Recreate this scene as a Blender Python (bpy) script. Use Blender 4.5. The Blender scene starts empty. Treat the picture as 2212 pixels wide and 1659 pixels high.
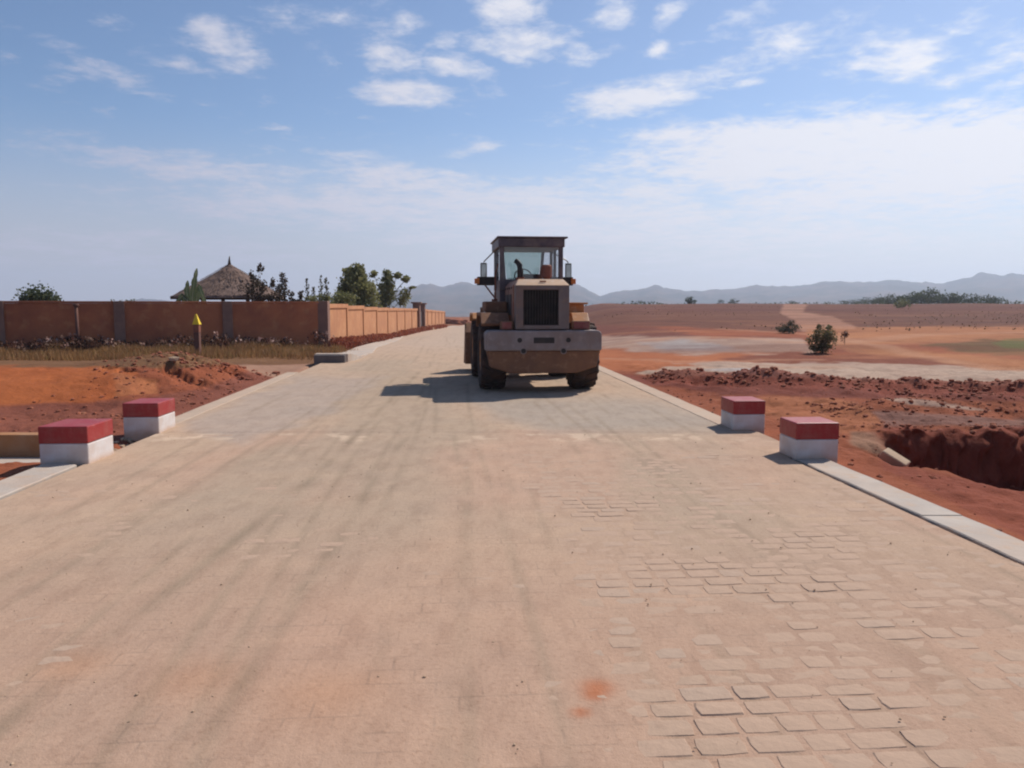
import bpy, math, random
import numpy as np
from mathutils import Vector, Matrix
R = math.radians
random.seed(7); rng = np.random.default_rng(7)
S = bpy.context.scene
COL = S.collection

# ------------------------------------------------------------------ camera, sky, sun, exposure
CAM_H = 1.65; FPX = 1703.0; CX = 1106.0; CY = 829.5; PITCH = math.atan(169.5 / FPX)
cam = bpy.data.objects.new('camera', bpy.data.cameras.new('camera')); COL.objects.link(cam); S.camera = cam
cam.location = (0, 0, CAM_H); cam.rotation_euler = (math.pi/2 - PITCH, 0, 0)
cam.data.sensor_width = 36; cam.data.lens = FPX / 2212 * 36
cam.data.clip_start = 0.05; cam.data.clip_end = 9000
S.view_settings.view_transform = 'Standard'; S.view_settings.look = 'None'
S.view_settings.gamma = 1; S.view_settings.use_curve_mapping = False
S.view_settings.exposure = 0.0
S.render.engine = 'CYCLES'
S.cycles.pixel_filter_type = 'BLACKMAN_HARRIS'; S.cycles.filter_width = 2.1
S.cycles.max_bounces = 8; S.cycles.volume_bounces = 1; S.cycles.use_denoising = True
SUN_V = Vector((0.69, 0.70, 1.0)).normalized()      # towards the sun
SUN_EL = math.asin(SUN_V.z); SUN_AZ = math.atan2(SUN_V.x, SUN_V.y)

sun = bpy.data.objects.new('sun', bpy.data.lights.new('sun', 'SUN')); COL.objects.link(sun)
sun.data.energy = 5.0; sun.data.angle = R(0.6); sun.data.color = (1.0, 0.93, 0.84)
sun.rotation_euler = (-SUN_V).to_track_quat('-Z', 'Y').to_euler()

def G(px, py, z=0.0):
    a = (px-CX)/FPX; b = (CY-py)/FPX
    dy = math.cos(PITCH)+b*math.sin(PITCH); dz = -math.sin(PITCH)+b*math.cos(PITCH)
    t = (z-CAM_H)/dz
    return (a*t, dy*t)
def azel(px, py):
    a = (px-CX)/FPX; b = (CY-py)/FPX
    v = Vector((a, math.cos(PITCH)+b*math.sin(PITCH), -math.sin(PITCH)+b*math.cos(PITCH))).normalized()
    return math.atan2(v.x, v.y), math.asin(v.z)
def atd(px, py, d):                                   # point on the ray of a picture point, at depth d
    a = (px-CX)/FPX; b = (CY-py)/FPX
    dy = math.cos(PITCH)+b*math.sin(PITCH); dz = -math.sin(PITCH)+b*math.cos(PITCH)
    return Vector((a*d/dy, d, CAM_H+dz*d/dy))

W = bpy.data.worlds.new('World'); S.world = W; W.use_nodes = True
wt = W.node_tree; wt.nodes.clear()
class N:
    def __init__(s, t): s.t = t
    def n(s, ty, **k):
        o = s.t.nodes.new(ty)
        for a, b in k.items(): setattr(o, a, b)
        return o
    def l(s, a, b): s.t.links.new(a, b)
    def inp(s, sock, v):
        if hasattr(v, 'node'): s.l(v, sock)
        else: sock.default_value = v
    def m(s, op, a, b=0.0, c=0.0, clamp=False):
        o = s.n('ShaderNodeMath', operation=op, use_clamp=clamp)
        s.inp(o.inputs[0], a); s.inp(o.inputs[1], b)
        if op in ('MULTIPLY_ADD',): s.inp(o.inputs[2], c)
        return o.outputs[0]
    def vm(s, op, a, b=(0,0,0)):
        o = s.n('ShaderNodeVectorMath', operation=op); s.inp(o.inputs[0], a)
        if op not in ('LENGTH', 'NORMALIZE'): s.inp(o.inputs[1], b)
        return o.outputs['Value'] if op in ('LENGTH', 'DOT_PRODUCT', 'DISTANCE') else o.outputs[0]
    def mr(s, v, a, b, c=0.0, d=1.0, smooth=True):
        o = s.n('ShaderNodeMapRange', interpolation_type='SMOOTHSTEP' if smooth else 'LINEAR')
        s.inp(o.inputs[0], v); o.inputs[1].default_value = a; o.inputs[2].default_value = b
        o.inputs[3].default_value = c; o.inputs[4].default_value = d
        return o.outputs[0]
    def mix(s, f, a, b, mode='MIX'):
        o = s.n('ShaderNodeMix', data_type='RGBA', blend_type=mode)
        s.inp(o.inputs[0], f)
        for i, v in ((6, a), (7, b)):
            if hasattr(v, 'node'): s.l(v, o.inputs[i])
            else: o.inputs[i].default_value = (*v[:3], 1)
        return o.outputs[2]
    def noise(s, vec, scale, detail=4, rough=0.55, dist=0.0):
        o = s.n('ShaderNodeTexNoise'); s.l(vec, o.inputs['Vector'])
        o.inputs['Scale'].default_value = scale; o.inputs['Detail'].default_value = detail
        o.inputs['Roughness'].default_value = rough; o.inputs['Distortion'].default_value = dist
        return o.outputs['Fac']
    def mapping(s, vec, loc=(0,0,0), rot=(0,0,0), sc=(1,1,1), ty='POINT'):
        o = s.n('ShaderNodeMapping', vector_type=ty); s.l(vec, o.inputs[0])
        o.inputs['Location'].default_value = loc; o.inputs['Rotation'].default_value = rot; o.inputs['Scale'].default_value = sc
        return o.outputs[0]
w = N(wt)
geo = w.n('ShaderNodeTexCoord'); D = w.vm('NORMALIZE', geo.outputs['Generated'])
sep = w.n('ShaderNodeSeparateXYZ'); w.l(D, sep.inputs[0])
dx, dy, dz = sep.outputs
sky = w.n('ShaderNodeTexSky', sky_type='NISHITA', sun_disc=False, sun_elevation=SUN_EL, sun_rotation=SUN_AZ,
          altitude=1300, air_density=1.0, dust_density=1.2, ozone_density=1.0)
az = w.m('ARCTAN2', dx, dy); el = w.m('ARCSINE', dz)
comb = w.n('ShaderNodeCombineXYZ'); w.l(az, comb.inputs[0]); w.l(el, comb.inputs[1])
AE = comb.outputs[0]
# clouds: a thin high layer seen in perspective; where it is thick follows the photographed sky
zz = w.m('ADD', w.m('MAXIMUM', dz, 0.0), 0.10)
cp = w.n('ShaderNodeCombineXYZ'); w.l(w.m('DIVIDE', dx, zz), cp.inputs[0]); w.l(w.m('DIVIDE', dy, zz), cp.inputs[1])
n1 = w.noise(w.mapping(cp.outputs[0], rot=(0,0,R(-12)), sc=(1.0, 1.0, 1)), 2.1, 7, 0.60, 0.35)
n2 = w.noise(w.mapping(cp.outputs[0], loc=(7,3,0), sc=(1, 1.0, 1)), 7.5, 5, 0.6, 0.3)
n3 = w.noise(w.mapping(cp.outputs[0], loc=(1,9,0)), 20.0, 4, 0.6, 0.2)
nz = w.m('ADD', w.m('ADD', w.m('MULTIPLY', n1, 0.50), w.m('MULTIPLY', n2, 0.34)), w.m('MULTIPLY', n3, 0.16))
nz = w.m('MULTIPLY_ADD', nz, 3.5, -1.27)
CL = [ # px, py, half width, half height, tilt (deg, + rises to the right), strength
 (495,100,110,46,-18,.27),(408,143,62,17,-3,.22),(560,140,70,16,-12,.14),(690,120,70,60,0,.20),
 (850,128,72,32,0,.36),(992,140,90,24,-5,.36),(842,198,115,27,-3,.42),
 (1120,95,130,32,-2,.42),(1100,18,85,36,0,.40),(1245,112,60,38,0,.30),(1320,30,60,34,10,.25),(1450,18,50,26,40,.25),
 (885,50,90,40,-8,.18),(1360,214,200,33,9,.40),(1310,95,40,22,0,.25),
 (1720,75,170,42,18,.22),(1830,60,60,20,35,.18),(1615,180,36,9,5,.30),(1735,240,130,22,2,.24),(2070,242,145,30,2,.34),
 (1740,330,370,70,-2,.56),(2080,345,290,88,0,.56),(1880,412,430,46,4,.42),(1560,350,120,30,-5,.18),
 (1950,120,90,46,-25,.28),(2010,60,160,30,20,.16),(2110,155,110,24,12,.26),(2180,180,90,16,12,.26),(2190,120,60,50,20,.16),
 (1040,315,60,14,5,.24),(985,332,36,14,0,.22),(1170,310,50,14,0,.16),(1300,364,105,15,2,.24),
 (560,375,430,34,-4,.30),(930,385,260,30,-2,.30),(900,440,600,66,0,.36),(1250,470,560,80,0,.38),(250,545,420,50,0,.24),
 (1500,500,700,85,0,.30),(180,130,150,20,-22,.22),(200,160,140,13,-10,.18),(640,45,120,30,0,.18),(240,45,60,12,0,.14),(960,85,50,24,0,.26),(1420,105,24,14,30,.24),(1630,30,90,30,10,.20),(1150,250,120,20,0,.10),(1480,300,90,16,0,.16),(780,335,110,12,0,.18),(20,128,30,14,0,.18),(110,158,60,12,0,.16),(1870,130,50,14,20,.22),(620,215,80,14,0,.12),
]
acc = None
for (px, py, a, b, tl, st) in CL:
    A, E_ = azel(px, py)
    v = w.mapping(AE, loc=(A, E_, 0), rot=(0, 0, R(tl)), sc=(a/FPX*1.55, b/FPX*1.75, 1), ty='TEXTURE')
    g = w.mr(w.vm('LENGTH', v), 0.1, 1.0, st*1.9, 0.0)
    acc = g if acc is None else w.m('MAXIMUM', acc, g)
CLOUD_ACC = acc
front = w.mr(dy, 0.55, 0.3)                                 # out of view the cover is a plain scatter
bias = w.m('ADD', w.m('ADD', CLOUD_ACC, -0.245), w.m('MULTIPLY', front, -0.04))
dens = w.mr(w.m('ADD', nz, bias), 0.36, 1.16)
sund = w.vm('DOT_PRODUCT', D, tuple(SUN_V))
sunf = w.mr(sund, 0.35, 0.92, 0.0, 1.0, smooth=False)
ccol = w.mix(sunf, (0.54, 0.54, 0.66), (1.0, 1.0, 1.03))
skyc = w.mix(1.0, sky.outputs[0], w.mix(sunf, (0.080, 0.094, 0.108), (0.106, 0.112, 0.122)), 'MULTIPLY')
veil = w.mr(el, R(13), R(1.0), 0.0, 0.88)
vcol = w.mix(sunf, (0.48, 0.47, 0.54), (0.90, 0.91, 0.95))
skyv = w.mix(veil, skyc, vcol)
fin = w.mix(w.m('MULTIPLY', dens, 0.93), skyv, ccol)
bg = w.n('ShaderNodeBackground'); w.l(fin, bg.inputs[0]); bg.inputs[1].default_value = 0.99
ow = w.n('ShaderNodeOutputWorld'); w.l(bg.outputs[0], ow.inputs[0])

# ------------------------------------------------------------------ noise for geometry
_T = rng.random((256, 256))
def vnoise(x, y):
    xi = np.floor(x).astype(int); yi = np.floor(y).astype(int)
    fx = x-xi; fy = y-yi; fx = fx*fx*(3-2*fx); fy = fy*fy*(3-2*fy)
    g = lambda i, j: _T[(xi+i) & 255, (yi+j) & 255]
    return (g(0,0)*(1-fx)+g(1,0)*fx)*(1-fy)+(g(0,1)*(1-fx)+g(1,1)*fx)*fy
def fbm(x, y, o=4, r=0.5):
    s = 0; a = 1; t = 0
    for i in range(o):
        s = s + a*(vnoise(x*2**i+13.7*i, y*2**i+5.1*i)-0.5); t += a; a *= r
    return s/t*2
def ss(x, a, b):
    t = np.clip((x-a)/(b-a), 0, 1); return t*t*(3-2*t)

# ------------------------------------------------------------------ the lie of the land
def road_c(Y): return -0.15 - 0.070*Y + 0.00092*np.maximum(Y-35, 0)**2 * (Y < 400)
def z_fwd(Y): return np.interp(Y, [-50, 26, 32, 42, 62, 90, 120, 160, 250, 420, 900, 4000], [0, 0, -.10, -.28, -.41, -.84, -1.12, -1.5, -1.9, -9, -22, -30])
def z_right(Y): return np.interp(Y, [-50, 24, 34, 50, 80, 120, 165, 210, 320, 500, 900, 4000], [0, 0, .06, .22, .78, 1.45, 1.98, 2.1, .6, -6, -22, -30])
def road_z(Y): return z_fwd(Y)
HWY = 9.8
def land(X, Y):
    u = X-road_c(np.minimum(Y, 110.))
    k = ss(u, 5, 9+0.09*np.maximum(Y, 0))
    z = z_fwd(Y)*(1-k)+z_right(Y)*k
    z = z - 0.07
    far = ss(Y, 40, 120)
    z = z + fbm(X*.05, Y*.05, 3)*0.30*far*k
    # right-hand side: trench running away from the road, spoil heaps, rough soil
    rr = ss(u, 4.1, 4.9)*(Y < 60)
    z = z + rr*(fbm(X*.9, Y*.9, 5, .6)*0.15+fbm(X*5.2, Y*5.2, 3)*0.028)*(1-ss(Y, 19, 26)*.75)
    wy = 10.75+0.30*fbm(X*.8, X*0+3, 3)+.14*fbm(X*2.3, Y*1.0, 3)
    wall = 1-ss(Y, wy-0.38, wy+0.10)
    near = ss(Y, 7.0, 10.2)
    tr = ss(X, 4.75, 5.5)*wall*near*(Y > 4)
    z = z - tr*(0.72+.12*fbm(X*2.2, Y*2.2, 3))
    z = z + ss(X, 4.6, 5.4)*np.exp(-((Y-10.5)/.7)**2)*fbm(X*4.1, Y*4.1, 4, .6)*.11
    z = z - ss(u, 4.2, 6.0)*ss(Y, 3.0, 5.0)*(1-ss(Y, 8.0, 9.5))*0.16
    z = z - ss(X, 4.1, 4.6)*(1-ss(X, 4.9, 5.4))*ss(Y, 8.4, 9.0)*(1-ss(Y, 9.8, 10.3))*0.22
    rid = 18.3-(X-3)*0.38
    z = z + rr*np.exp(-((Y-rid)/0.62)**2)*(0.20+0.20*fbm(X*1.7, Y*1.7, 3))*ss(X, 2.9, 3.7)
    z = z + rr*np.exp(-((Y-12.9-.4*np.sin(X))/0.6)**2)*0.24*ss(X, 5.0, 6.5)
    z = z + rr*np.exp(-((Y-36)/3.5)**2)*0.22*(1-ss(X, 9.5, 14))*ss(X, 3.5, 6)
    z = z + rr*np.exp(-((Y-30.5-.12*(X-12))/2.2)**2)*0.14*ss(X, 8, 12)
    # left-hand side: cut bank with the smooth orange face, verge behind
    ll = ss(-u, 4.1, 5.2)*(Y < 60)
    rough = 0.35+0.65*ss(X, -9.5, -7.2)*(1-ss(Y, 19.5, 21.5))
    z = z + ll*(fbm(X*1.1+40, Y*1.1, 5, .6)*0.11+fbm(X*5.2, Y*5.2, 3)*0.02)*rough
    deep = ss(-u, 4.4, 6.6)*ss(Y, 9.9, 10.6)
    z = z + deep*(-0.24*(1-ss(Y, 12.5, 17.0))+0.36*ss(Y, 13.5, 17.4)*(1-ss(Y, 19.2, 22.5)*.75))*ss(-X, 5.3, 6.6)
    z = z - ll*np.exp(-((X+7.4)/1.9)**2-((Y-17.6)/1.3)**2)*ss(fbm(X*1.6+5, Y*2.1, 4, .6), .02, .3)*.24
    z = z + 0.26*np.exp(-((X+7.6)/1.6)**2-((Y-18.4)/1.2)**2)
    z = z - ll*0.45*ss(Y, 8.55, 8.75)*(1-ss(Y, 9.75, 9.85))*ss(-X, 4.75, 4.85)
    z = z - ll*0.10*ss(-X, 5.2, 7)*(1-ss(Y, 8.3, 8.6))
    # bed under the road
    inr = 1-ss(np.abs(u), 3.98, 4.12)
    z = np.where(Y < 130, z*(1-inr)+(z_fwd(Y)-0.16)*inr, z)
    return z
def land1(x, y): return float(land(np.array([float(x)]), np.array([float(y)]))[0])

# ------------------------------------------------------------------ mesh helpers
def mesh_np(name, V, F, smooth=True):
    me = bpy.data.meshes.new(name); V = np.asarray(V, np.float32); F = np.asarray(F, np.int32)
    k = F.shape[1]
    me.vertices.add(len(V)); me.vertices.foreach_set('co', V.ravel())
    me.loops.add(F.size); me.loops.foreach_set('vertex_index', F.ravel())
    me.polygons.add(len(F)); me.polygons.foreach_set('loop_start', np.arange(0, F.size, k, dtype=np.int32))
    me.polygons.foreach_set('use_smooth', np.full(len(F), smooth)); me.update(calc_edges=True)
    return me
def link(name, me, m=None, parent=None, **tags):
    o = bpy.data.objects.new(name, me); COL.objects.link(o)
    if m is not None and me is not None and not me.materials: me.materials.append(m)
    if parent is not None: o.parent = parent
    for a, b in tags.items(): o[a] = b
    return o
def empty(name, loc, rz=0, **tags):
    o = bpy.data.objects.new(name, None); COL.objects.link(o); o.location = loc; o.rotation_euler = (0, 0, rz)
    o.empty_display_size = .2
    for a, b in tags.items(): o[a] = b
    return o
def gridF(nr, nc):
    i = np.arange(nr-1)[:, None]*nc+np.arange(nc-1)[None, :]
    return np.stack([i, i+1, i+nc+1, i+nc], -1).reshape(-1, 4)
def attr(me, name, arr):
    a = me.attributes.new(name, 'FLOAT', 'POINT'); a.data.foreach_set('value', np.asarray(arr, np.float32).ravel())
def cattr(me, name, arr):
    a = me.attributes.new(name, 'FLOAT_COLOR', 'POINT')
    c = np.ones((len(arr), 4), np.float32); c[:, :3] = arr; a.data.foreach_set('color', c.ravel())

class MB:
    def __init__(s): s.v = []; s.f = []
    def add(s, vs, fs):
        o = len(s.v); s.v += [tuple(v) for v in vs]; s.f += [tuple(i+o for i in f) for f in fs]; return s
    def box(s, a, b, M=None):
        x0, y0, z0 = a; x1, y1, z1 = b
        vs = [Vector(p) for p in ((x0,y0,z0),(x1,y0,z0),(x1,y1,z0),(x0,y1,z0),(x0,y0,z1),(x1,y0,z1),(x1,y1,z1),(x0,y1,z1))]
        if M: vs = [M @ v for v in vs]
        return s.add(vs, [(3,2,1,0),(4,5,6,7),(0,1,5,4),(1,2,6,5),(2,3,7,6),(3,0,4,7)])
    def prism(s, poly, ax, a, b):       # poly in the two other axes, extruded along ax from a to b
        n = len(poly); vs = []
        for t in (a, b):
            for (p, q) in poly: vs.append({'x': (t,p,q), 'y': (p,t,q), 'z': (p,q,t)}[ax])
        return s.add(vs, [tuple(range(n))[::-1], tuple(range(n, 2*n))]+[(i, (i+1) % n, n+(i+1) % n, n+i) for i in range(n)])
    def tube(s, pts, r, n=8, cap=True):
        pts = [Vector(p) for p in pts]; rs = r if isinstance(r, (list, tuple)) else [r]*len(pts)
        vs = []; 
        for i, p in enumerate(pts):
            d = (pts[min(i+1, len(pts)-1)]-pts[max(i-1, 0)]).normalized()
            a = d.orthogonal().normalized() if abs(d.z) > .95 else d.cross(Vector((0,0,1))).normalized()
            if abs(d.z) > .95: a = (Vector((1,0,0))-d*d.x).normalized()
            b = d.cross(a)
            for k in range(n):
                t = 2*math.pi*k/n; vs.append(p+(a*math.cos(t)+b*math.sin(t))*rs[i])
        fs = [(i*n+k, i*n+(k+1) % n, (i+1)*n+(k+1) % n, (i+1)*n+k) for i in range(len(pts)-1) for k in range(n)]
        if cap: fs += [tuple(range(n))[::-1], tuple(range((len(pts)-1)*n, len(pts)*n))]
        return s.add(vs, fs)
    def lathe_x(s, prof, c, n=32):      # prof: (x, r) list round the x axis through c
        vs = []
        for (x, r) in prof:
            for k in range(n):
                t = 2*math.pi*k/n; vs.append((c[0]+x, c[1]+r*math.cos(t), c[2]+r*math.sin(t)))
        m = len(prof)
        return s.add(vs, [(i*n+k, (i+1)*n+k, (i+1)*n+(k+1) % n, i*n+(k+1) % n) for i in range(m-1) for k in range(n)])
    def build(s, name, m, parent=None, smooth=False, bevel=0, **tags):
        me = bpy.data.meshes.new(name); me.from_pydata(s.v, [], s.f); me.update()
        if smooth:
            for p in me.polygons: p.use_smooth = True
        o = link(name, me, m, parent, **tags)
        if bevel:
            b = o.modifiers.new('b', 'BEVEL'); b.width = bevel; b.segments = 2; b.limit_method = 'ANGLE'; b.angle_limit = R(35)
        return o
def recalc(o):
    import bmesh
    bm = bmesh.new(); bm.from_mesh(o.data); bmesh.ops.recalc_face_normals(bm, faces=bm.faces); bm.to_mesh(o.data); bm.free(); return o

# ------------------------------------------------------------------ materials
def newmat(name):
    m = bpy.data.materials.new(name); m.use_nodes = True; t = m.node_tree
    p = t.nodes['Principled BSDF']; return m, N(t), p
def surf(name, c1, c2=None, c3=None, sc=3.0, rough=.8, bump=.0, bsc=40, metal=0, spec=.3, coord='Object', dirt=None, dsc=1.5, damt=.5, dlow=None):
    m, n, p = newmat(name); tc = n.n('ShaderNodeTexCoord').outputs[coord]
    if coord == 'Object' : pass
    c2 = c2 or tuple(x*.8 for x in c1)
    col = n.mix(n.mr(n.noise(tc, sc, 5), .35, .65), c1, c2)
    if c3: col = n.mix(n.mr(n.noise(tc, sc*3.3, 4), .5, .72), col, c3)
    if dirt:
        f = n.m('MULTIPLY', n.mr(n.noise(tc, dsc, 6, .65), .38, .66), damt)
        if dlow:                                          # more dust low down on the thing
            s_ = n.n('ShaderNodeSeparateXYZ'); n.l(tc, s_.inputs[0])
            f = n.m('ADD', f, n.mr(s_.outputs[2], dlow[1], dlow[0], 0, .8), clamp=True)
        col = n.mix(f, col, dirt)
    n.l(col, p.inputs['Base Color']); p.inputs['Roughness'].default_value = rough; p.inputs['Metallic'].default_value = metal
    p.inputs['Specular IOR Level'].default_value = spec
    if bump:
        b = n.n('ShaderNodeBump'); b.inputs['Strength'].default_value = bump; b.inputs['Distance'].default_value = .02
        n.l(n.noise(tc, bsc, 5, .6), b.inputs['Height']); n.l(b.outputs[0], p.inputs['Normal'])
    return m
def foliage(name, c1, c2, c3=None, trans=.25, sc=3.0):
    m, n, p = newmat(name); tc = n.n('ShaderNodeTexCoord').outputs['Object']
    col = n.mix(n.mr(n.noise(tc, sc, 3), .35, .65), c1, c2)
    if c3: col = n.mix(n.mr(n.noise(tc, sc*6, 2), .5, .7), col, c3)
    n.l(col, p.inputs['Base Color']); p.inputs['Roughness'].default_value = .65; p.inputs['Specular IOR Level'].default_value = .2
    tr = n.n('ShaderNodeBsdfTranslucent'); n.l(col, tr.inputs[0]); mx = n.n('ShaderNodeMixShader'); mx.inputs[0].default_value = trans
    n.l(p.outputs[0], mx.inputs[1]); n.l(tr.outputs[0], mx.inputs[2]); n.l(mx.outputs[0], n.t.nodes['Material Output'].inputs[0])
    return m
# ground: colour map from the 'tint' attribute, broken up by noise
def ground_mat(name, rel=.35, extra=True):
    m, n, p = newmat(name); pos = n.n('ShaderNodeNewGeometry').outputs['Position']
    a = n.n('ShaderNodeAttribute'); a.attribute_name = 'tint'; c = a.outputs['Color']
    n_big = n.noise(pos, .55, 5, .6); n_mid = n.noise(pos, 3.2, 6, .65); n_fine = n.noise(pos, 23, 5, .7)
    n_huge = n.noise(n.mapping(pos, sc=(.5,1,1)), .09, 5, .65)
    c = n.mix(n.mr(n_huge, .40, .62, 0, .45), c, n.mix(1.0, c, (.66, .62, .66), 'MULTIPLY'))
    c = n.mix(1.0, c, (.83, .72, .67), 'MULTIPLY')
    c = n.mix(n.mr(n_big, .35, .65, 0, .45), c, n.mix(1.0, c, (.72, .62, .60), 'MULTIPLY'))
    c = n.mix(n.mr(n_mid, .42, .70, 0, .60), c, n.mix(1.0, c, (1.22, 1.25, 1.25), 'MULTIPLY'))
    c = n.mix(n.mr(n_fine, .50, .74, 0, .55), c, n.mix(1.0, c, (.60, .56, .56), 'MULTIPLY'))
    n.l(c, p.inputs['Base Color']); p.inputs['Roughness'].default_value = .95; p.inputs['Specular IOR Level'].default_value = .1
    b = n.n('ShaderNodeBump'); b.inputs['Strength'].default_value = rel; b.inputs['Distance'].default_value = .06
    n.l(n.m('ADD', n.m('MULTIPLY', n_mid, .8), n.m('MULTIPLY', n_fine, .35)), b.inputs['Height']); n.l(b.outputs[0], p.inputs['Normal'])
    return m
M = {}
M['soil'] = ground_mat('soil', .75)
M['hill'] = ground_mat('hill', .0)
M['concrete'] = surf('concrete', (.47,.405,.345), (.39,.335,.29), (.45,.34,.26), sc=1.7, rough=.9, bump=.25, bsc=30, dirt=(.46,.30,.20), dsc=.9, damt=.35)
M['kerb_dusty'] = surf('kerb_dusty', (.46,.35,.26), (.40,.30,.225), (.46,.325,.235), sc=1.2, rough=.95, bump=.25, bsc=25, dirt=(.47,.33,.24), dsc=.8, damt=.6)
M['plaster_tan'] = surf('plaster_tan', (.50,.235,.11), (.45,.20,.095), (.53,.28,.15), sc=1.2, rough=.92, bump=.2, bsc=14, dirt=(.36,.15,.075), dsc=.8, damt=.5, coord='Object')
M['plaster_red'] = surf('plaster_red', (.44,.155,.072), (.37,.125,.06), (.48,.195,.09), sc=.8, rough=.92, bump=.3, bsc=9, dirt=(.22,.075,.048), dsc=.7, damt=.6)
M['pillar'] = surf('pillar', (.25,.145,.11), (.20,.115,.09), sc=2, rough=.9, bump=.2, dirt=(.22,.11,.08), damt=.4)
M['red_paint'] = surf('red_paint', (.31,.020,.020), (.27,.016,.016), (.35,.05,.045), sc=5, rough=.48, bump=.10, bsc=45, spec=.5, dirt=(.42,.17,.13), dsc=5, damt=.30)
M['white_paint'] = surf('white_paint', (.66,.62,.60), (.60,.56,.54), sc=4, rough=.65, bump=.15, bsc=45, dirt=(.52,.36,.26), dsc=5, damt=.38, dlow=(-.02, .09))
DUST = (.20,.105,.065)
M['yellow'] = surf('machine_yellow', (.50,.21,.06), (.43,.18,.06), (.52,.31,.17), sc=2.5, rough=.55, bump=.05, bsc=30, dirt=(.34,.20,.12), dsc=2.2, damt=.6)
M['cream'] = surf('machine_hood', (.58,.38,.24), (.52,.33,.19), (.60,.45,.33), sc=3, rough=.55, dirt=(.50,.36,.26), dsc=2.2, damt=.7)
M['grey'] = surf('machine_grey', (.25,.212,.205), (.21,.178,.175), (.30,.26,.245), sc=2.5, rough=.6, bump=.06, bsc=40, dirt=(.23,.15,.115), dsc=2.5, damt=.5)
M['hoodgrey'] = surf('machine_surround', (.18,.15,.14), (.15,.12,.115), (.21,.155,.125), sc=3, rough=.6, dirt=(.17,.10,.075), dsc=2.5, damt=.5)
M['brown'] = surf('dusty_brown', (.22,.108,.058), (.16,.076,.044), (.28,.15,.085), sc=3, rough=.85, bump=.3, bsc=22, dirt=DUST, dsc=3, damt=.5)
M['cabgrey'] = surf('cab_frame', (.095,.075,.085), (.07,.058,.066), sc=2, rough=.5, dirt=(.26,.19,.16), dsc=3, damt=.5)
M['black'] = surf('black_plastic', (.02,.02,.02), (.03,.025,.025), sc=6, rough=.6, dirt=(.09,.06,.045), dsc=4, damt=.35)
M['rubber'] = surf('tyre_rubber', (.035,.027,.025), (.05,.036,.03), sc=5, rough=.9, bump=.2, bsc=25, dirt=(.10,.05,.034), dsc=4, damt=.55)
M['lamp_red'] = surf('red_lens', (.16,.02,.02), (.20,.03,.03), sc=5, rough=.3, spec=.5, dirt=(.25,.13,.1), dsc=6, damt=.5)
M['lamp_orange'] = surf('orange_lens', (.75,.20,.02), sc=5, rough=.3, spec=.5)
M['steel'] = surf('steel', (.25,.22,.20), sc=4, rough=.45, metal=.5)
M['rust'] = surf('rust_brown', (.26,.10,.06), (.20,.07,.045), sc=4, rough=.8)
M['mirror'] = surf('mirror_glass', (.4,.42,.42), sc=3, rough=.08, metal=.9)
M['thatch'] = surf('thatch', (.20,.13,.10), (.14,.09,.07), (.30,.20,.16), sc=4, rough=.95, bump=.9, bsc=14)
M['wood'] = surf('dark_wood', (.10,.06,.04), (.07,.045,.03), sc=5, rough=.9)
M['bark'] = surf('bark', (.13,.09,.065), (.09,.065,.05), sc=8, rough=.95, bump=.4)
M['yellow_paint'] = surf('yellow_paint', (.80,.56,.03), (.74,.48,.03), sc=6, rough=.6)
M['post_paint'] = surf('post_grey', (.14,.068,.055), (.11,.052,.042), sc=6, rough=.9, dirt=(.25,.12,.08), damt=.5)
M['rock'] = surf('pale_rock', (.50,.36,.24), (.42,.28,.18), sc=4, rough=.9, bump=.4)
M['clod'] = surf('red_clod', (.31,.10,.052), (.25,.075,.042), (.38,.16,.09), sc=2.2, rough=.97, bump=.6, bsc=14)
M['headwall'] = surf('headwall', (.36,.17,.07), (.30,.13,.055), sc=1.5, rough=.9, bump=.3, dirt=(.5,.36,.24), dsc=1.2, damt=.3)
def glassm(name, tint):
    m, n, p = newmat(name); t = n.n('ShaderNodeBsdfTransparent'); t.inputs[0].default_value = (*tint, 1)
    g = n.n('ShaderNodeBsdfGlossy'); g.inputs['Roughness'].default_value = .04; mx = n.n('ShaderNodeMixShader'); mx.inputs[0].default_value = .07
    n.l(t.outputs[0], mx.inputs[1]); n.l(g.outputs[0], mx.inputs[2]); n.l(mx.outputs[0], n.t.nodes['Material Output'].inputs[0]); return m
M['glass_green'] = glassm('glass_green', (.66, .75, .72)); M['glass'] = glassm('glass_clear', (.90, .91, .92))
M['leaf_dark'] = foliage('leaf_dark', (.05,.068,.035), (.085,.10,.045), (.13,.14,.065), .3)
M['leaf_olive'] = foliage('leaf_olive', (.16,.17,.07), (.24,.24,.10), (.32,.27,.13), .4)
M['leaf_brown'] = foliage('leaf_brown', (.085,.055,.045), (.12,.08,.055), (.08,.085,.04))
M['leaf_grey'] = foliage('leaf_grey', (.09,.09,.055), (.12,.11,.07), (.08,.06,.04))
M['leaf_bush'] = foliage('leaf_bush', (.13,.12,.055), (.19,.16,.075), (.22,.15,.09), .35)
M['banana'] = foliage('banana_leaf', (.09,.12,.06), (.14,.17,.085), (.08,.10,.05), .3)
M['midrib'] = surf('midrib', (.42,.44,.25), (.32,.34,.2), sc=4, rough=.6)
M['drygrass'] = foliage('dry_grass', (.36,.20,.085), (.27,.14,.065), (.22,.16,.06), .3, .9)
M['redweed'] = foliage('red_weed', (.30,.085,.045), (.22,.06,.04), (.34,.17,.10), .3, 1.5)
M['darkweed'] = foliage('dark_weed', (.13,.05,.038), (.09,.05,.033), (.19,.10,.06), .25, 1.5)
M['seedhead'] = foliage('pale_seedhead', (.50,.34,.29), (.40,.22,.19), None, .3, 3)

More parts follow.
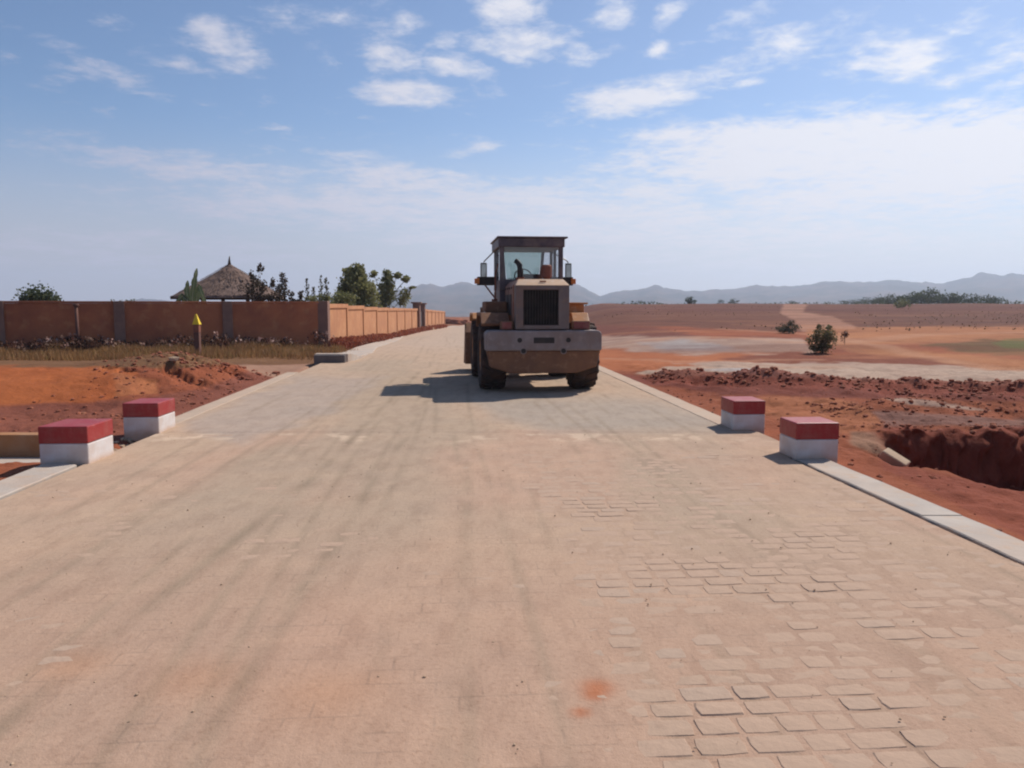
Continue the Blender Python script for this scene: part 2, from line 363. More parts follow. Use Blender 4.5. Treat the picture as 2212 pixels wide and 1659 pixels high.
# ------------------------------------------------------------------ ground
def projD(X, Y, Z):
    zc = Y*math.cos(PITCH)-(Z-CAM_H)*math.sin(PITCH); yc = (Z-CAM_H)*math.cos(PITCH)+Y*math.sin(PITCH)
    zc = np.where(zc < .1, .1, zc)
    return CX+FPX*X/zc, CY-FPX*yc/zc
def poly_mask(px, py, poly, soft):
    ins = np.zeros(px.shape, bool); dmin = np.full(px.shape, 1e9)
    n = len(poly)
    for i in range(n):
        x0, y0 = poly[i]; x1, y1 = poly[(i+1) % n]
        c = ((y0 > py) != (y1 > py)) & (px < (x1-x0)*(py-y0)/((y1-y0) if y1 != y0 else 1e-9)+x0); ins ^= c
        t = np.clip(((px-x0)*(x1-x0)+(py-y0)*(y1-y0))/((x1-x0)**2+(y1-y0)**2+1e-9), 0, 1)
        dmin = np.minimum(dmin, np.hypot(px-x0-t*(x1-x0), (py-y0-t*(y1-y0))*2.2))
    sd = np.where(ins, dmin, -dmin)
    return ss(sd, -soft, soft)
Yr = np.concatenate([np.arange(-60, -4, 4), np.arange(-4, 3.6, .25), np.arange(3.6, 14, .045), np.arange(14, 24, .075),
                     24*np.exp(np.linspace(0, math.log(4200/24), 230))])
tc_ = np.concatenate([np.linspace(-3.2, -.75, 40)[:-1], np.linspace(-.75, .75, 640), np.linspace(.75, 3.2, 40)[1:]])
wid = np.maximum(Yr, 5.5)
Xg = tc_[None, :]*wid[:, None]; Yg = np.repeat(Yr[:, None], len(tc_), 1)
Zg = land(Xg, Yg)
pit = ss(Xg, 4.6, 5.2)*ss(Yg, 9.7, 10.2)*(1-ss(Yg, 11.3, 11.8))
Yg = Yg+pit*(fbm(Xg*3.3, Zg*7+Yg*1.5, 4, .6)*.20+fbm(Xg*11, Zg*16, 3, .6)*.07)
Xg = Xg+pit*fbm(Xg*4+9, Zg*9, 3)*.08
me = mesh_np('ground', np.stack([Xg, Yg, Zg], -1).reshape(-1, 3), gridF(len(Yr), len(tc_)))
PX, PY = projD(Xg, Yg, Zg)
jx = fbm(Xg*.8, Yg*.8, 4)*26*np.minimum(1, 22/np.maximum(Yg, 4)); jy = fbm(Xg*.8+50, Yg*.8+9, 4)*9*np.minimum(1, 22/np.maximum(Yg, 4))
PXn = PX+jx; PYn = PY+jy
def C(*a): return np.array(a, float)
T = np.zeros(Xg.shape+(3,)); T[:] = C(.33,.115,.058)
def lay(mask, col):
    global T
    T = T*(1-mask[..., None])+C(*col)*mask[..., None]
vis = (Yg > 2)
def zone(poly, col, soft=6, amt=1.0): lay(poly_mask(PXn, PYn, poly, soft)*vis*amt, col)
lay(ss(Yg, 150, 500), (.16,.10,.06))
# right
zone([(1240,600),(2500,600),(2500,700),(2212,706),(1900,714),(1700,716),(1480,706),(1240,704)], (.185,.085,.055), 5)
zone([(1240,662),(2500,655),(2500,672),(1800,676),(1240,674)], (.15,.062,.048), 4, .7)
zone([(1850,684),(2500,676),(2500,700),(1900,706)], (.14,.065,.045), 4, .7)
zone([(1700,640),(1755,640),(1735,674),(1800,684),(1850,706),(1820,722),(1730,716),(1712,690),(1685,676)], (.40,.235,.165), 4)
zone([(1240,700),(1420,708),(1560,735),(1500,742),(1380,728),(1240,728)], (.19,.075,.055), 6)
zone([(1280,728),(1380,726),(1740,732),(1760,760),(1560,768),(1420,762),(1290,752)], (.46,.36,.29), 7)
zone([(1370,740),(1480,732),(1560,744),(1600,758),(1440,758)], (.43,.43,.42), 8)
zone([(1280,752),(1500,766),(1720,760),(1720,790),(1400,800),(1280,800)], (.44,.17,.075), 7)
zone([(1740,712),(1980,706),(2500,706),(2500,740),(2050,738),(1900,745),(2100,770),(2500,800),(2500,815),(2100,795),(1860,762),(1760,740)], (.44,.21,.10), 6)
zone([(1980,744),(2130,734),(2500,730),(2500,785),(2150,768),(2040,752)], (.16,.10,.045), 6)
zone([(2140,742),(2180,732),(2400,728),(2400,752),(2170,752)], (.13,.17,.05), 7, .75)
zone([(1560,775),(1700,758),(1900,765),(2120,790),(2000,795),(1700,790)], (.24,.085,.05), 7)
zone([(1370,806),(1450,788),(1600,783),(1900,785),(2500,812),(2500,850),(2000,826),(1800,816),(1520,812)], (.50,.41,.33), 5)
zone([(1500,796),(1660,800),(1760,812),(1640,812)], (.46,.46,.45), 5)
zone([(1330,808),(1500,812),(1800,818),(2212,842),(2500,860),(2500,885),(2050,860),(1750,862),(1560,850),(1380,830)], (.23,.075,.052), 7)
zone([(1540,858),(1800,862),(1880,885),(1900,930),(1820,935),(1660,900)], (.42,.175,.085), 8)
zone([(1900,862),(2040,868),(2140,884),(1960,878)], (.45,.34,.27), 4)
zone([(1880,890),(2000,895),(2212,905),(2500,910),(2500,940),(2100,925),(1900,920)], (.26,.145,.115), 8)
zone([(1830,930),(1880,930),(1960,985),(1900,985),(1840,960)], (.34,.21,.14), 8)
zone([(1900,990),(2212,1060),(2500,1150),(2500,1300),(1900,1010)], (.27,.085,.05), 12)
rd_ = np.exp(-((Yg-(18.05-(Xg-3)*.38)+.35*fbm(Xg*1.1, Yg, 3))/.95)**4)*ss(Xg, 2.7, 3.6)*(Xg < 40)
lay(rd_*.85, (.30,.095,.062))
lay(ss(Xg, 4.7, 5.3)*ss(Yg, 9.7, 10.2)*(1-ss(Yg, 10.75, 11.15))*.8, (.22,.06,.04))  # fresh moist soil; the trench wall's shade is put into this tint too
stn = fbm(Xg*.10+3, Yg*.30, 5, .6)
pm = (Yg > 21)*(1-ss(Yg, 52, 80))*ss(Xg, 2, 6)
lay(pm*ss(stn, .10, .34)*.35, (.50,.24,.12)); lay(pm*ss(-stn, .10, .34)*.45, (.22,.085,.055))
stn = fbm(Xg*.05+13, Yg*.16, 5, .65)
pm = ss(Yg, 50, 70)*(1-ss(Yg, 220, 300))*ss(Xg, 5, 12)
lay(pm*ss(stn, .08, .32)*.40, (.26,.13,.08)); lay(pm*ss(-stn, .08, .32)*.40, (.13,.055,.045))
for (pl_, wd_) in (([G(2212,800),G(2050,775),G(1900,752),G(1800,728),G(1560,716)],.5),([G(2212,722),G(1980,726),G(1860,738),G(1700,744)],.9),([G(1320,770),G(1500,776),G(1760,772)],.35)):
    dd = np.full(Xg.shape, 1e9)
    for (a, b) in zip(pl_[:-1], pl_[1:]):
        vx, vy = b[0]-a[0], b[1]-a[1]; t = np.clip(((Xg-a[0])*vx+(Yg-a[1])*vy)/(vx*vx+vy*vy), 0, 1); dd = np.minimum(dd, np.hypot(Xg-a[0]-t*vx, Yg-a[1]-t*vy))
    lay(np.exp(-(dd/wd_)**4)*.55*vis, (.50,.30,.19))
# left
zone([(-900,790),(250,786),(290,800),(310,850),(200,872),(0,880),(-900,900)], (.46,.155,.055), 9)
zone([(240,800),(330,820),(340,850),(250,860)], (.52,.22,.10), 8)
zone([(-900,880),(200,872),(330,862),(560,800),(640,808),(400,935),(230,960),(-900,960)], (.27,.105,.07), 10)
zone([(510,786),(700,778),(720,800),(600,815),(555,806)], (.42,.28,.20), 5)
zone([(-900,745),(680,745),(700,786),(520,790),(-900,792)], (.22,.13,.07), 5)
zone([(-900,640),(960,640),(960,770),(690,752),(-900,752)], (.20,.11,.07), 5)
zone([(740,745),(960,700),(1010,704),(900,722),(770,757)], (.36,.22,.13), 4)
zone([(955,640),(1260,640),(1260,694),(1010,700),(955,705)], (.30,.14,.075), 3)
cattr(me, 'tint', T.reshape(-1, 3))
link('ground', me, M['soil'], kind='structure')

# ------------------------------------------------------------------ hills
HP = [(-1800,640),(-900,625),(-400,650),(0,657),(250,653),(316,648),(420,654),(640,650),(760,640),(850,628),(880,620),(920,613),(960,617),(1010,611),(1030,615),(1090,604),(1150,598),(1200,604),(1244,614),(1264,623),(1295,641),(1321,632),(1365,625.5),(1413,618),(1461,625.6),(1505,630),(1593,623),(1637,617),(1703,619),(1768,609),(1812,607),(1856,610),(1917,606),(1987,610),(2031,611),(2066,604),(2110,590.5),(2154,595),(2176,592),(2260,598),(2500,585),(3000,600),(4000,620),(6000,640)]
def hills(name, rc, prof, wd, seed, tint):
    na = 620; az_ = np.linspace(R(-58), R(68), na); pxx = CX+FPX*np.tan(az_)*1.0
    rs = np.linspace(rc-wd, rc+wd*.8, 46)
    el_ = (660-np.interp(pxx, [p[0] for p in prof], [p[1] for p in prof]))/FPX
    A, Rr = np.meshgrid(az_, rs, indexing='ij')
    yy = rc/ np.cos(np.clip(az_, -1.1, 1.1))*np.cos(az_)
    hgt = el_*rc+CAM_H
    t = np.clip(1-np.abs((Rr-rc)/np.where(Rr < rc, wd, wd*.8)), 0, 1)
    prf = t**1.25
    base = -26
    X = Rr*np.tan(A); Y = Rr
    Z = base+(hgt[:, None]-base)*prf + fbm(X*.006+seed, Y*.006, 5, .6)*34*(t*(1-t)*2.6) + fbm(X*.03+seed, Y*.03, 3, .6)*7.0*t + fbm(X*.09+seed, Y*.09, 2, .6)*3.5*t + fbm(X*.002+seed, Y*.002, 2)*25*t*(1-t)
    me = mesh_np(name, np.stack([X, Y, Z], -1).reshape(-1, 3), gridF(na, len(rs)))
    nn = ss(fbm(X*.012+9, Y*.012, 4, .65), -.15, .35)[..., None]
    cattr(me, 'tint', (C(*tint)*(1-nn)+C(.13,.10,.075)*nn).reshape(-1, 3))
    return link(name, me, M['hill'], kind='structure')
hills('hills', 2600, HP, 1100, 3, (.035,.045,.032))

# haze: even thin air round everything
hb = MB().box((-3600, -120, -60), (3900, 3650, 150)).build('haze', None, kind='stuff', label='thin pale haze over the plain and the far hills')
m = bpy.data.materials.new('haze'); m.use_nodes = True; t = m.node_tree; t.nodes.clear()
pv = t.nodes.new('ShaderNodeVolumePrincipled'); pv.inputs['Color'].default_value = (.70,.82,1,1); pv.inputs['Density'].default_value = .00030
pv.inputs['Anisotropy'].default_value = .3
oo = t.nodes.new('ShaderNodeOutputMaterial'); t.links.new(pv.outputs[0], oo.inputs['Volume']); hb.data.materials.append(m)

# ------------------------------------------------------------------ road: sand sheet, kerbs, setts
RW = 3.74
Yv = np.concatenate([np.arange(-14, 2.2, .3), np.arange(2.2, 12, .035), np.arange(12, 24, .09), np.linspace(24, 140, 130)])
uu = np.linspace(-RW, RW, 240)
Ug, Yq = np.meshgrid(uu, Yv); Ug = Ug+np.clip((Ug-3.35)/.39, 0, 1)*.34*ss(Yq, 8.43, 8.5)*(1-ss(Yq, 10.15, 10.3)); Xq = Ug+road_c(Yq)
def expo(X, Y):    # where the wind has swept the dust off the setts
    px, py = projD(X, Y, X*0)
    e = poly_mask(px, py, [(1120,985),(1560,985),(1900,1050),(2300,1250),(2400,1700),(1330,1700),(1280,1380),(1180,1180)], 120)*.9
    return np.maximum(e, poly_mask(px, py, [(1360,1380),(1560,1370),(1680,1420),(1700,1500),(1560,1560),(1380,1460)], 60))
EX = expo(Xq, Yq)
hi = ss(fbm(Xq*.95+21, Yq*1.3+4, 4, .6), .05, .32)
sand = 0.0052 - EX*.0042 + (fbm(Xq*1.3, Yq*1.3, 4)*.0050+fbm(Xq*6, Yq*6, 2)*.0013)*(1-.55*EX) - hi*(.0008+.0030*EX)
sand = sand + (Yq > 10.15)*.008*(1-ss(Yq, 14, 18)*.3)
# ruts
def pl_dist(X, Y, pts):
    d = np.full(X.shape, 1e9)
    for (a, b) in zip(pts[:-1], pts[1:]):
        vx, vy = b[0]-a[0], b[1]-a[1]; t = np.clip(((X-a[0])*vx+(Y-a[1])*vy)/(vx*vx+vy*vy), 0, 1)
        d = np.minimum(d, np.hypot(X-a[0]-t*vx, Y-a[1]-t*vy))
    return d
TR = [[G(*p) for p in q] for q in ([(905,805),(860,850),(822,885),(750,960),(690,1020),(620,1080),(400,1250),(250,1370),(60,1520),(-80,1650)],
      [(925,860),(880,940),(805,1040),(730,1170),(640,1290),(560,1420),(470,1560),(400,1700)],
      [(1010,1000),(1005,1250),(985,1420),(960,1659)], [(700,900),(560,985),(300,1110),(0,1260),(-200,1400)])]
trk = np.zeros(Xq.shape)
for i, q in enumerate(TR):
    wv = (.055, .05, .05, .09)[i]
    trk = np.maximum(trk, np.exp(-(pl_dist(Xq, Yq, q)/wv)**2)*(1, .85, .5, .4)[i]*(.55+.9*fbm(Xq*2.1, Yq*2.1+i*7, 4)))
for k in range(26):
    o_ = -3.4+k*.27+.1*math.sin(k*5.1); trk = np.maximum(trk, np.exp(-((Xq-road_c(Yq)-o_-.12*np.sin(Yq*.25+k)-.0*Yq)/.035)**2)*np.clip(.1+1.3*fbm(Xq*1.3+k, Yq*.5+k*3.3, 4), 0, .5))
trk = np.clip(trk, 0, 1)
sand -= trk*.002
Zq = sand+road_z(Yq)
me = mesh_np('road', np.stack([Xq, Yq, Zq], -1).reshape(-1, 3), gridF(len(Yv), len(uu)))
px, py = projD(Xq, Yq, Xq*0)
sandc = np.zeros(Xq.shape+(3,)); sandc[:] = C(.500,.355,.250)
def mixc(mask, col):
    global sandc
    sandc = sandc*(1-mask[..., None])+C(*col)*mask[..., None]
mixc(ss(fbm(Xq*.35+3, Yq*.25, 4), -.05, .35)*.7*(py > 930), (.500,.325,.232))
mixc(ss(fbm(Xq*.5+31, Yq*.14, 4), .02, .40)*.75, (.430,.325,.235))
mixc(ss(-Yq, -7.0, -3.2)*.7, (.475,.300,.212))
jit = fbm(Xq*1.5, Yq*1.5, 3)*25
mixc(poly_mask(px+jit, py+jit*.2, [(1010,862),(1300,858),(1420,870),(1560,905),(1560,932),(1180,934),(1080,905)], 40)*.7, (.375,.32,.265))
mixc(poly_mask(px+jit, py+jit*.2, [(380,925),(640,815),(830,815),(700,900),(520,960)], 25)*.55, (.40,.33,.285))
mixc(ss(Yq, 24, 40)*.45, (.50,.40,.33))
mixc(np.clip(ss(Yq, 9.2, 9.75)*(1-ss(Yq, 9.95, 10.16))*ss(fbm(Xq*3.1, Yq*3.2, 4, .65), .08, .40), 0, 1)*.75, (.64,.48,.35))
mixc(trk*.8, (.30,.225,.155))
for (sx, sy, r_) in ((1290,1485,.075),(1283,1503,.05),(1255,1540,.04)):
    q = G(sx, sy); mixc(np.exp(-(np.hypot(Xq-q[0], Yq-q[1])/r_)**2.5)*.8, (.44,.15,.065))
for (sx, sy, r_) in ((160,1440,.16),(420,1470,.2),(700,1500,.25)):
    q = G(sx, sy); mixc(np.exp(-(np.hypot(Xq-q[0], Yq-q[1])/r_)**2)*.4, (.52,.27,.15))
cattr(me, 'tint', sandc.reshape(-1, 3)*.915)
def sand_mat():
    m, n, p = newmat('road_sand'); pos = n.n('ShaderNodeNewGeometry').outputs['Position']
    a = n.n('ShaderNodeAttribute'); a.attribute_name = 'tint'; c = a.outputs['Color']
    st = n.mapping(pos, rot=(0,0,R(-4)), sc=(1, .35, 1))
    br = n.n('ShaderNodeTexBrick', offset=.5); n.l(n.mapping(pos, rot=(0,0,R(-4))), br.inputs[0])
    br.inputs['Color1'].default_value = (1,1,1,1); br.inputs['Color2'].default_value = (0,0,0,1); br.inputs['Mortar'].default_value = (.5,.5,.5,1)
    br.inputs['Scale'].default_value = 1.0; br.inputs['Brick Width'].default_value = .2; br.inputs['Row Height'].default_value = .133; br.inputs['Mortar Size'].default_value = .006; br.inputs['Bias'].default_value = 0
    n0 = n.noise(pos, 1.1, 5, .6); n1_ = n.noise(st, 6, 6, .65); n2_ = n.noise(pos, 38, 4, .7); n3 = n.noise(pos, 120, 3, .6)
    bq = n.m('MULTIPLY', n.mr(n.noise(pos, 2.3, 4, .6), .42, .62), br.outputs['Color'])
    c = n.mix(n.m('MULTIPLY', bq, .30), c, n.mix(1.0, c, (1.22,1.20,1.18), 'MULTIPLY'))
    c = n.mix(n.m('MULTIPLY', n.mr(n.noise(pos, 2.9, 3, .6), .45, .65), n.m('MULTIPLY', br.outputs['Fac'], .30)), c, (.22,.16,.12))
    c = n.mix(n.mr(n0, .36, .66, 0, .38), c, n.mix(1.0, c, (.86,.88,.92), 'MULTIPLY'))
    c = n.mix(n.mr(n1_, .42, .68, 0, .60), c, n.mix(1.0, c, (.82,.79,.78), 'MULTIPLY'))
    c = n.mix(n.mr(n2_, .50, .74, 0, .65), c, n.mix(1.0, c, (.74,.70,.66), 'MULTIPLY'))
    c = n.mix(n.mr(n2_, .46, .26, 0, .6), c, n.mix(1.0, c, (1.16,1.18,1.20), 'MULTIPLY'))
    n.l(c, p.inputs['Base Color']); p.inputs['Roughness'].default_value = .95; p.inputs['Specular IOR Level'].default_value = .1
    b = n.n('ShaderNodeBump'); b.inputs['Strength'].default_value = .55; b.inputs['Distance'].default_value = .008
    n.l(n.m('ADD', n2_, n.m('ADD', n.m('MULTIPLY', n3, .5), n.m('MULTIPLY', n1_, 1.0))), b.inputs['Height']); n.l(b.outputs[0], p.inputs['Normal'])
    return m
M['sand'] = sand_mat()
road = link('road', me, M['sand'], kind='structure')
def stone_mat():
    m, n, p = newmat('dusty_granite'); pos = n.n('ShaderNodeNewGeometry').outputs['Position']
    a = n.n('ShaderNodeNewGeometry').outputs['Random Per Island']
    oi = n.n('ShaderNodeObjectInfo').outputs['Random']
    rr = n.m('FRACT', n.m('ADD', a, oi))
    c = n.mix(rr, (.415,.290,.208), (.440,.305,.220)); c = n.mix(n.mr(rr, .82, .9, 0, .5), c, (.395,.30,.23))
    n2_ = n.noise(pos, 18, 5, .65); n4 = n.noise(pos, 1.1, 5, .6)
    c = n.mix(n.mr(n2_, .42, .72, 0, .6), c, n.mix(1.0, c, (.80,.78,.78), 'MULTIPLY'))
    c = n.mix(n.mr(n4, .36, .60, 0, .6), c, (.445,.305,.220))
    n.l(c, p.inputs['Base Color']); p.inputs['Roughness'].default_value = .9; p.inputs['Specular IOR Level'].default_value = .15
    b = n.n('ShaderNodeBump'); b.inputs['Strength'].default_value = .5; b.inputs['Distance'].default_value = .012
    n.l(n2_, b.inputs['Height']); n.l(b.outputs[0], p.inputs['Normal']); return m
M['stone'] = stone_mat()
def stone_shape(lx, ly, seed):       # top face, rounded shoulder, sides; 25 verts
    r = random.Random(seed); hx, hy = lx/2, ly/2
    def ring(k, z, j): 
        out = []
        for (sx, sy) in ((-1,-1),(0,-1),(1,-1),(1,0),(1,1),(0,1),(-1,1),(-1,0)):
            c = .93 if sx*sy else 1.0
            out.append((sx*(hx-k)*c+r.uniform(-j, j), sy*(hy-k)*c+r.uniform(-j, j), z+r.uniform(-.0012, .0012)))
        return out
    v = ring(0, -.07, .003)+ring(.001, -.008, .004)+ring(.008, 0.0, .0025)+[(0, 0, .0025)]
    f = []
    for a in (0, 8):
        for i in range(8): f.append((a+i, a+(i+1) % 8, a+8+(i+1) % 8, a+8+i))
    tris = [(16+i, 16+(i+1) % 8, 24) for i in range(8)]
    return v, f+tris
variants = []
for k in range(8):
    v, f = stone_shape(.20, .125, k); me_ = bpy.data.meshes.new('paving_stone'); me_.from_pydata(v, [], f)
    for p_ in me_.polygons: p_.use_smooth = False
    me_.materials.append(M['stone']); variants.append((me_, v, f))
lays = []
v_ = -2.5; row = 0
while v_ < 10.1:
    wy = random.uniform(.115, .15); u = -RW+.005+random.uniform(0, .12)
    while u < RW-.08:
        lx = random.uniform(.15, .25); lx = min(lx, RW-u)
        uc = u+lx/2; yc = v_+wy/2; lays.append((uc, yc, lx-.009, wy-.008)); u += lx
    v_ += wy; row += 1
SL = math.atan(.07)
def st_pos(uc, yc): return uc+road_c(yc)+0.0, yc+uc*.07
cand = []
for s_ in lays:
    x, y = st_pos(s_[0], s_[1]); X_, Y_ = projD(np.array(x), np.array(y), 0); vis_ = (-40 < X_ < 2250) and (Y_ < 1680) and y > 1
    cand.append((0 if vis_ else 1, y, s_, x))
def order(c):
    e = float(expo(np.array([c[3]]), np.array([c[1]]))[0]); return (c[0], c[1])
cand.sort(key=order)
sv = []; sf3 = []; sf4 = []; off = 0
for i, (nv, y, s_, x) in enumerate(cand):
    z = random.uniform(-.002, .002); tx, ty = random.uniform(-.008, .008), random.uniform(-.012, .012); k = random.randrange(8)
    rz = SL*1.0+random.uniform(-.03, .03)
    if i < 300:
        o = bpy.data.objects.new('paving_stone', variants[k][0]); COL.objects.link(o); o.parent = road
        o.location = (x, y, z); o.rotation_euler = (ty, tx, rz); o.scale = (s_[2]/.20, s_[3]/.125, 1)
    else:
        mat_ = Matrix.Translation((x, y, z)) @ Matrix.Rotation(rz, 4, 'Z') @ Matrix.Rotation(tx, 4, 'Y') @ Matrix.Rotation(ty, 4, 'X') @ Matrix.Diagonal((s_[2]/.20, s_[3]/.125, 1, 1))
        A_ = np.array(mat_)[:3]; vv = np.array(variants[k][1]); sv.append(vv @ A_[:, :3].T + A_[:, 3])
        for f in variants[k][2]: (sf4 if len(f) == 4 else sf3).append(tuple(a+off for a in f))
        off += len(vv)
me_ = bpy.data.meshes.new('paving_stones'); me_.from_pydata([tuple(a) for a in np.concatenate(sv)], [], sf4+sf3)
me_.materials.append(M['stone']); so = link('paving_stones', me_, None, road, kind='stuff')

def strip(name, pts_in, pts_out, ztop, zbot, m, jitter=.006, step=.25, **tags):
    """kerb slab between two plan polylines"""
    def res(p, n): 
        p = np.array(p, float); d = np.r_[0, np.cumsum(np.hypot(*np.diff(p[:, :2], axis=0).T))]; t = np.linspace(0, d[-1], n)
        return np.stack([np.interp(t, d, p[:, j]) for j in range(p.shape[1])], 1), d[-1]
    _, L = res(pts_in, 2); n = max(3, int(L/step)); a, _ = res(pts_in, n); b, _ = res(pts_out, n)
    V = []
    for i in range(n):
        ja, jb = random.uniform(-jitter, jitter), random.uniform(-jitter, jitter)
        zi = road_z(a[i, 1])+ (ztop if np.isscalar(ztop) else float(np.interp(a[i, 1], ztop[0], ztop[1])))
        jz = random.uniform(-.002, .002)
        V += [(a[i,0]+ja, a[i,1], zi-zbot), (a[i,0]+ja, a[i,1], zi-.008+jz), (a[i,0]+ja+math.copysign(.01, b[i,0]-a[i,0]), a[i,1], zi+jz), (b[i,0]+jb-math.copysign(.01, b[i,0]-a[i,0]), b[i,1], zi+jz), (b[i,0]+jb, b[i,1], zi-.01+jz), (b[i,0]+jb, b[i,1], zi-zbot)]
    F = [(i*6+k, i*6+k+1, i*6+6+k+1, i*6+6+k) for i in range(n-1) for k in range(5)]+[tuple(range(6)), tuple(range((n-1)*6, n*6))[::-1]]
    me = bpy.data.meshes.new(name); me.from_pydata(V, [], F); o = link(name, me, m, **tags); recalc(o); return o
def edge(u, y0, y1, n=40): return [(u+float(road_c(y)), y) for y in np.linspace(y0, y1, n)]
for a_, b_ in ((-10,-4),(-3.99,-.5),(-.49,2.6),(2.61,4.35),(4.36,6.05),(6.06,8.4)):
    strip('kerb', edge(RW+.045, a_, b_, 8), edge(RW+.375, a_, b_, 8), .012+random.uniform(-.003,.003), .25, M['concrete'], kind='structure')
strip('kerb', edge(RW+.01, 10.3, 32), edge(RW+.32, 10.3, 32), .018, .2, M['kerb_dusty'], kind='structure')
strip('kerb', edge(-RW-.03, -10, 8.0), edge(-RW-.40, -10, 8.2), .02, .25, M['concrete'], kind='structure')
strip('kerb', edge(-RW-.01, 10.7, 19.3), edge(-RW-.28, 10.7, 19.3), .02, .2, M['kerb_dusty'], kind='structure')
# the raised kerb that turns round the far corner and follows the wall side
pin = [(-4.95, 22.75), (-4.78, 22.9), (-4.70, 23.4), (-4.72, 25), (-4.95, 28)]+edge(-RW+.55, 33, 45, 6)+edge(-RW+.15, 52, 100)
pout = [(-5.72, 22.75), (-5.75, 23.0), (-5.76, 23.6), (-5.80, 25), (-5.95, 28)]+edge(-RW-.30, 33, 45, 6)+edge(-RW-.40, 52, 100)
strip('kerb', pin, pout, ([22, 23.2, 24.2, 27, 34, 100], [.27, .25, .10, .055, .045, .04]), .35, M['concrete'], kind='structure')

M['shaded_concrete'] = surf('shaded_concrete', (.17,.145,.135), (.13,.11,.105), sc=2, rough=.95, bump=.3)  # darker concrete: shade of the kerb's near face put into the colour
ke = MB().box((-5.70, 22.60, -.1), (-4.80, 22.735, .235)).build('kerb_end_shade', M['shaded_concrete'], kind='structure', bevel=.03)  # dark box added before the kerb end, painted as its shaded face
# culvert on the left: headwall and its sloping ledge
hw = empty('culvert_headwall', (-8.5, HWY, 0), label='low orange plastered culvert wall beside the front left marker block', category='culvert')
MB().box((-4, -.02, -.55), (3.35, .20, .035)).build('wall', M['headwall'], hw, bevel=.012)
MB().prism([(-1.05, -.60), (-1.05, -.17), (-.55, -.21), (-.021, -.25), (-.021, -.60)], 'x', -4, 3.3).build('ledge', M['concrete'], hw, bevel=.01)

# ------------------------------------------------------------------ marker blocks
def block(pfl, wd_, dp, rz, lab, hh=.40, rsplit=.52):
    t_ = empty('marker_block', (pfl[0], pfl[1], 0), rz, label=lab, category='marker block', group='red and white marker blocks at the culvert')
    zs = hh*(1-.45)
    MB().box((0, 0, -.10), (wd_, dp, zs)).build('white_base', M['white_paint'], t_, bevel=.016)
    MB().box((-.002, -.002, zs+.0005), (wd_+.002, dp+.002, hh)).build('red_top', M['red_paint'], t_, bevel=.012)
    return t_
block(G(86,1004), .50, .58, R(2.5), 'red and white marker block beside the orange culvert wall, nearest the camera on the left')
block(G(267,938), .45, .58, R(3), 'red and white marker block on the left road edge, the farther of the left pair')
block(G(1718,993.5), .47, .46, R(3), 'red and white marker block at the end of the concrete kerb, nearest on the right')
block(G(1583,931), .43, .52, R(3), 'red and white marker block on the right road edge, the farther of the right pair')

# ------------------------------------------------------------------ boundary wall of the compound
WH = 1.80
cor = Vector((-7.20, 30.3)); lt = Vector((-3.15, -1.55))
def wallz(y): return float(road_z(y))
bw = empty('compound_wall', (cor.x, cor.y, 0), label='long compound wall, dark red side facing the camera, sunlit tan side along the road', category='wall')
def L_(p): return (p[0]-cor.x, p[1]-cor.y)
def seg_box(p, q, z0, z1, th, name, m, bevel=.0, out=0.0, lift=0.0):
    """box along plan segment p-q; out shifts it to the right-hand normal"""
    p = Vector(L_(p)); q = Vector(L_(q)); d = (q-p); n = Vector((d.y, -d.x)).normalized()
    a = p+n*(out-th/2); b = q+n*(out-th/2); c = q+n*(out+th/2); e = p+n*(out+th/2)
    mb = MB(); z0a, z0b = z0 if isinstance(z0, tuple) else (z0, z0); z1a, z1b = z1 if isinstance(z1, tuple) else (z1, z1)
    mb.add([(a.x,a.y,z0a),(b.x,b.y,z0b),(c.x,c.y,z0b),(e.x,e.y,z0a),(a.x,a.y,z1a),(b.x,b.y,z1b),(c.x,c.y,z1b),(e.x,e.y,z1a)],
           [(3,2,1,0),(4,5,6,7),(0,1,5,4),(1,2,6,5),(2,3,7,6),(3,0,4,7)])
    o = mb.build(name, m, bw, bevel=bevel); recalc(o); return o
def pillar(c, wd_, z0, z1, rz, name='pillar', m=None):
    o = MB().box((-wd_/2, -wd_/2, 0), (wd_/2, wd_/2, z1-z0)).build(name, m or M['pillar'], bw, bevel=.012)
    o.location = (c[0]-cor.x, c[1]-cor.y, z0); o.rotation_euler = (0, 0, rz); return o
ang = math.atan2(lt.y, lt.x)
for i in range(6):
    p = cor+lt*i; q = cor+lt*(i+1)
    e = lt.normalized()*.16
    seg_box(p+e, q-e, -.3, WH-.075, .16, 'panel', M['plaster_red'])
    seg_box(p+e, q-e, WH-.072, WH, .22, 'coping', M['plaster_red'], .01)
    pillar(q, .34, -.3, WH+.004, ang)
sp = 4.0; sx = -.0096
def swp(k): y = cor.y+k*sp; return Vector((cor.x+sx*k*sp, y))
pillar(cor, .38, -.3, WH+.02, 0, m=M['pillar'])
kz = [0]
for k in range(0, 15):
    if k == 8: continue
    p = swp(k); q = swp(k+1); e = Vector((0, .13)); zt = WH+wallz((p.y+q.y)/2)+.02
    if k == 0: e = Vector((0, .20))
    e2 = Vector((0, .13))
    seg_box(p+e, q-e2, zt-WH-.3, zt-.17, .16, 'panel', M['plaster_tan'])
    seg_box(p+e, q-e2, zt-.168, zt, .26, 'coping', M['plaster_tan'], .01)
    if k not in (7, 14): pillar(q, .25, zt-WH-.3, zt+.003, 0, 'pilaster', M['plaster_tan'])
pillar(swp(15), .3, -1.3, WH+wallz(90)+.03, 0, 'pilaster', M['plaster_tan'])
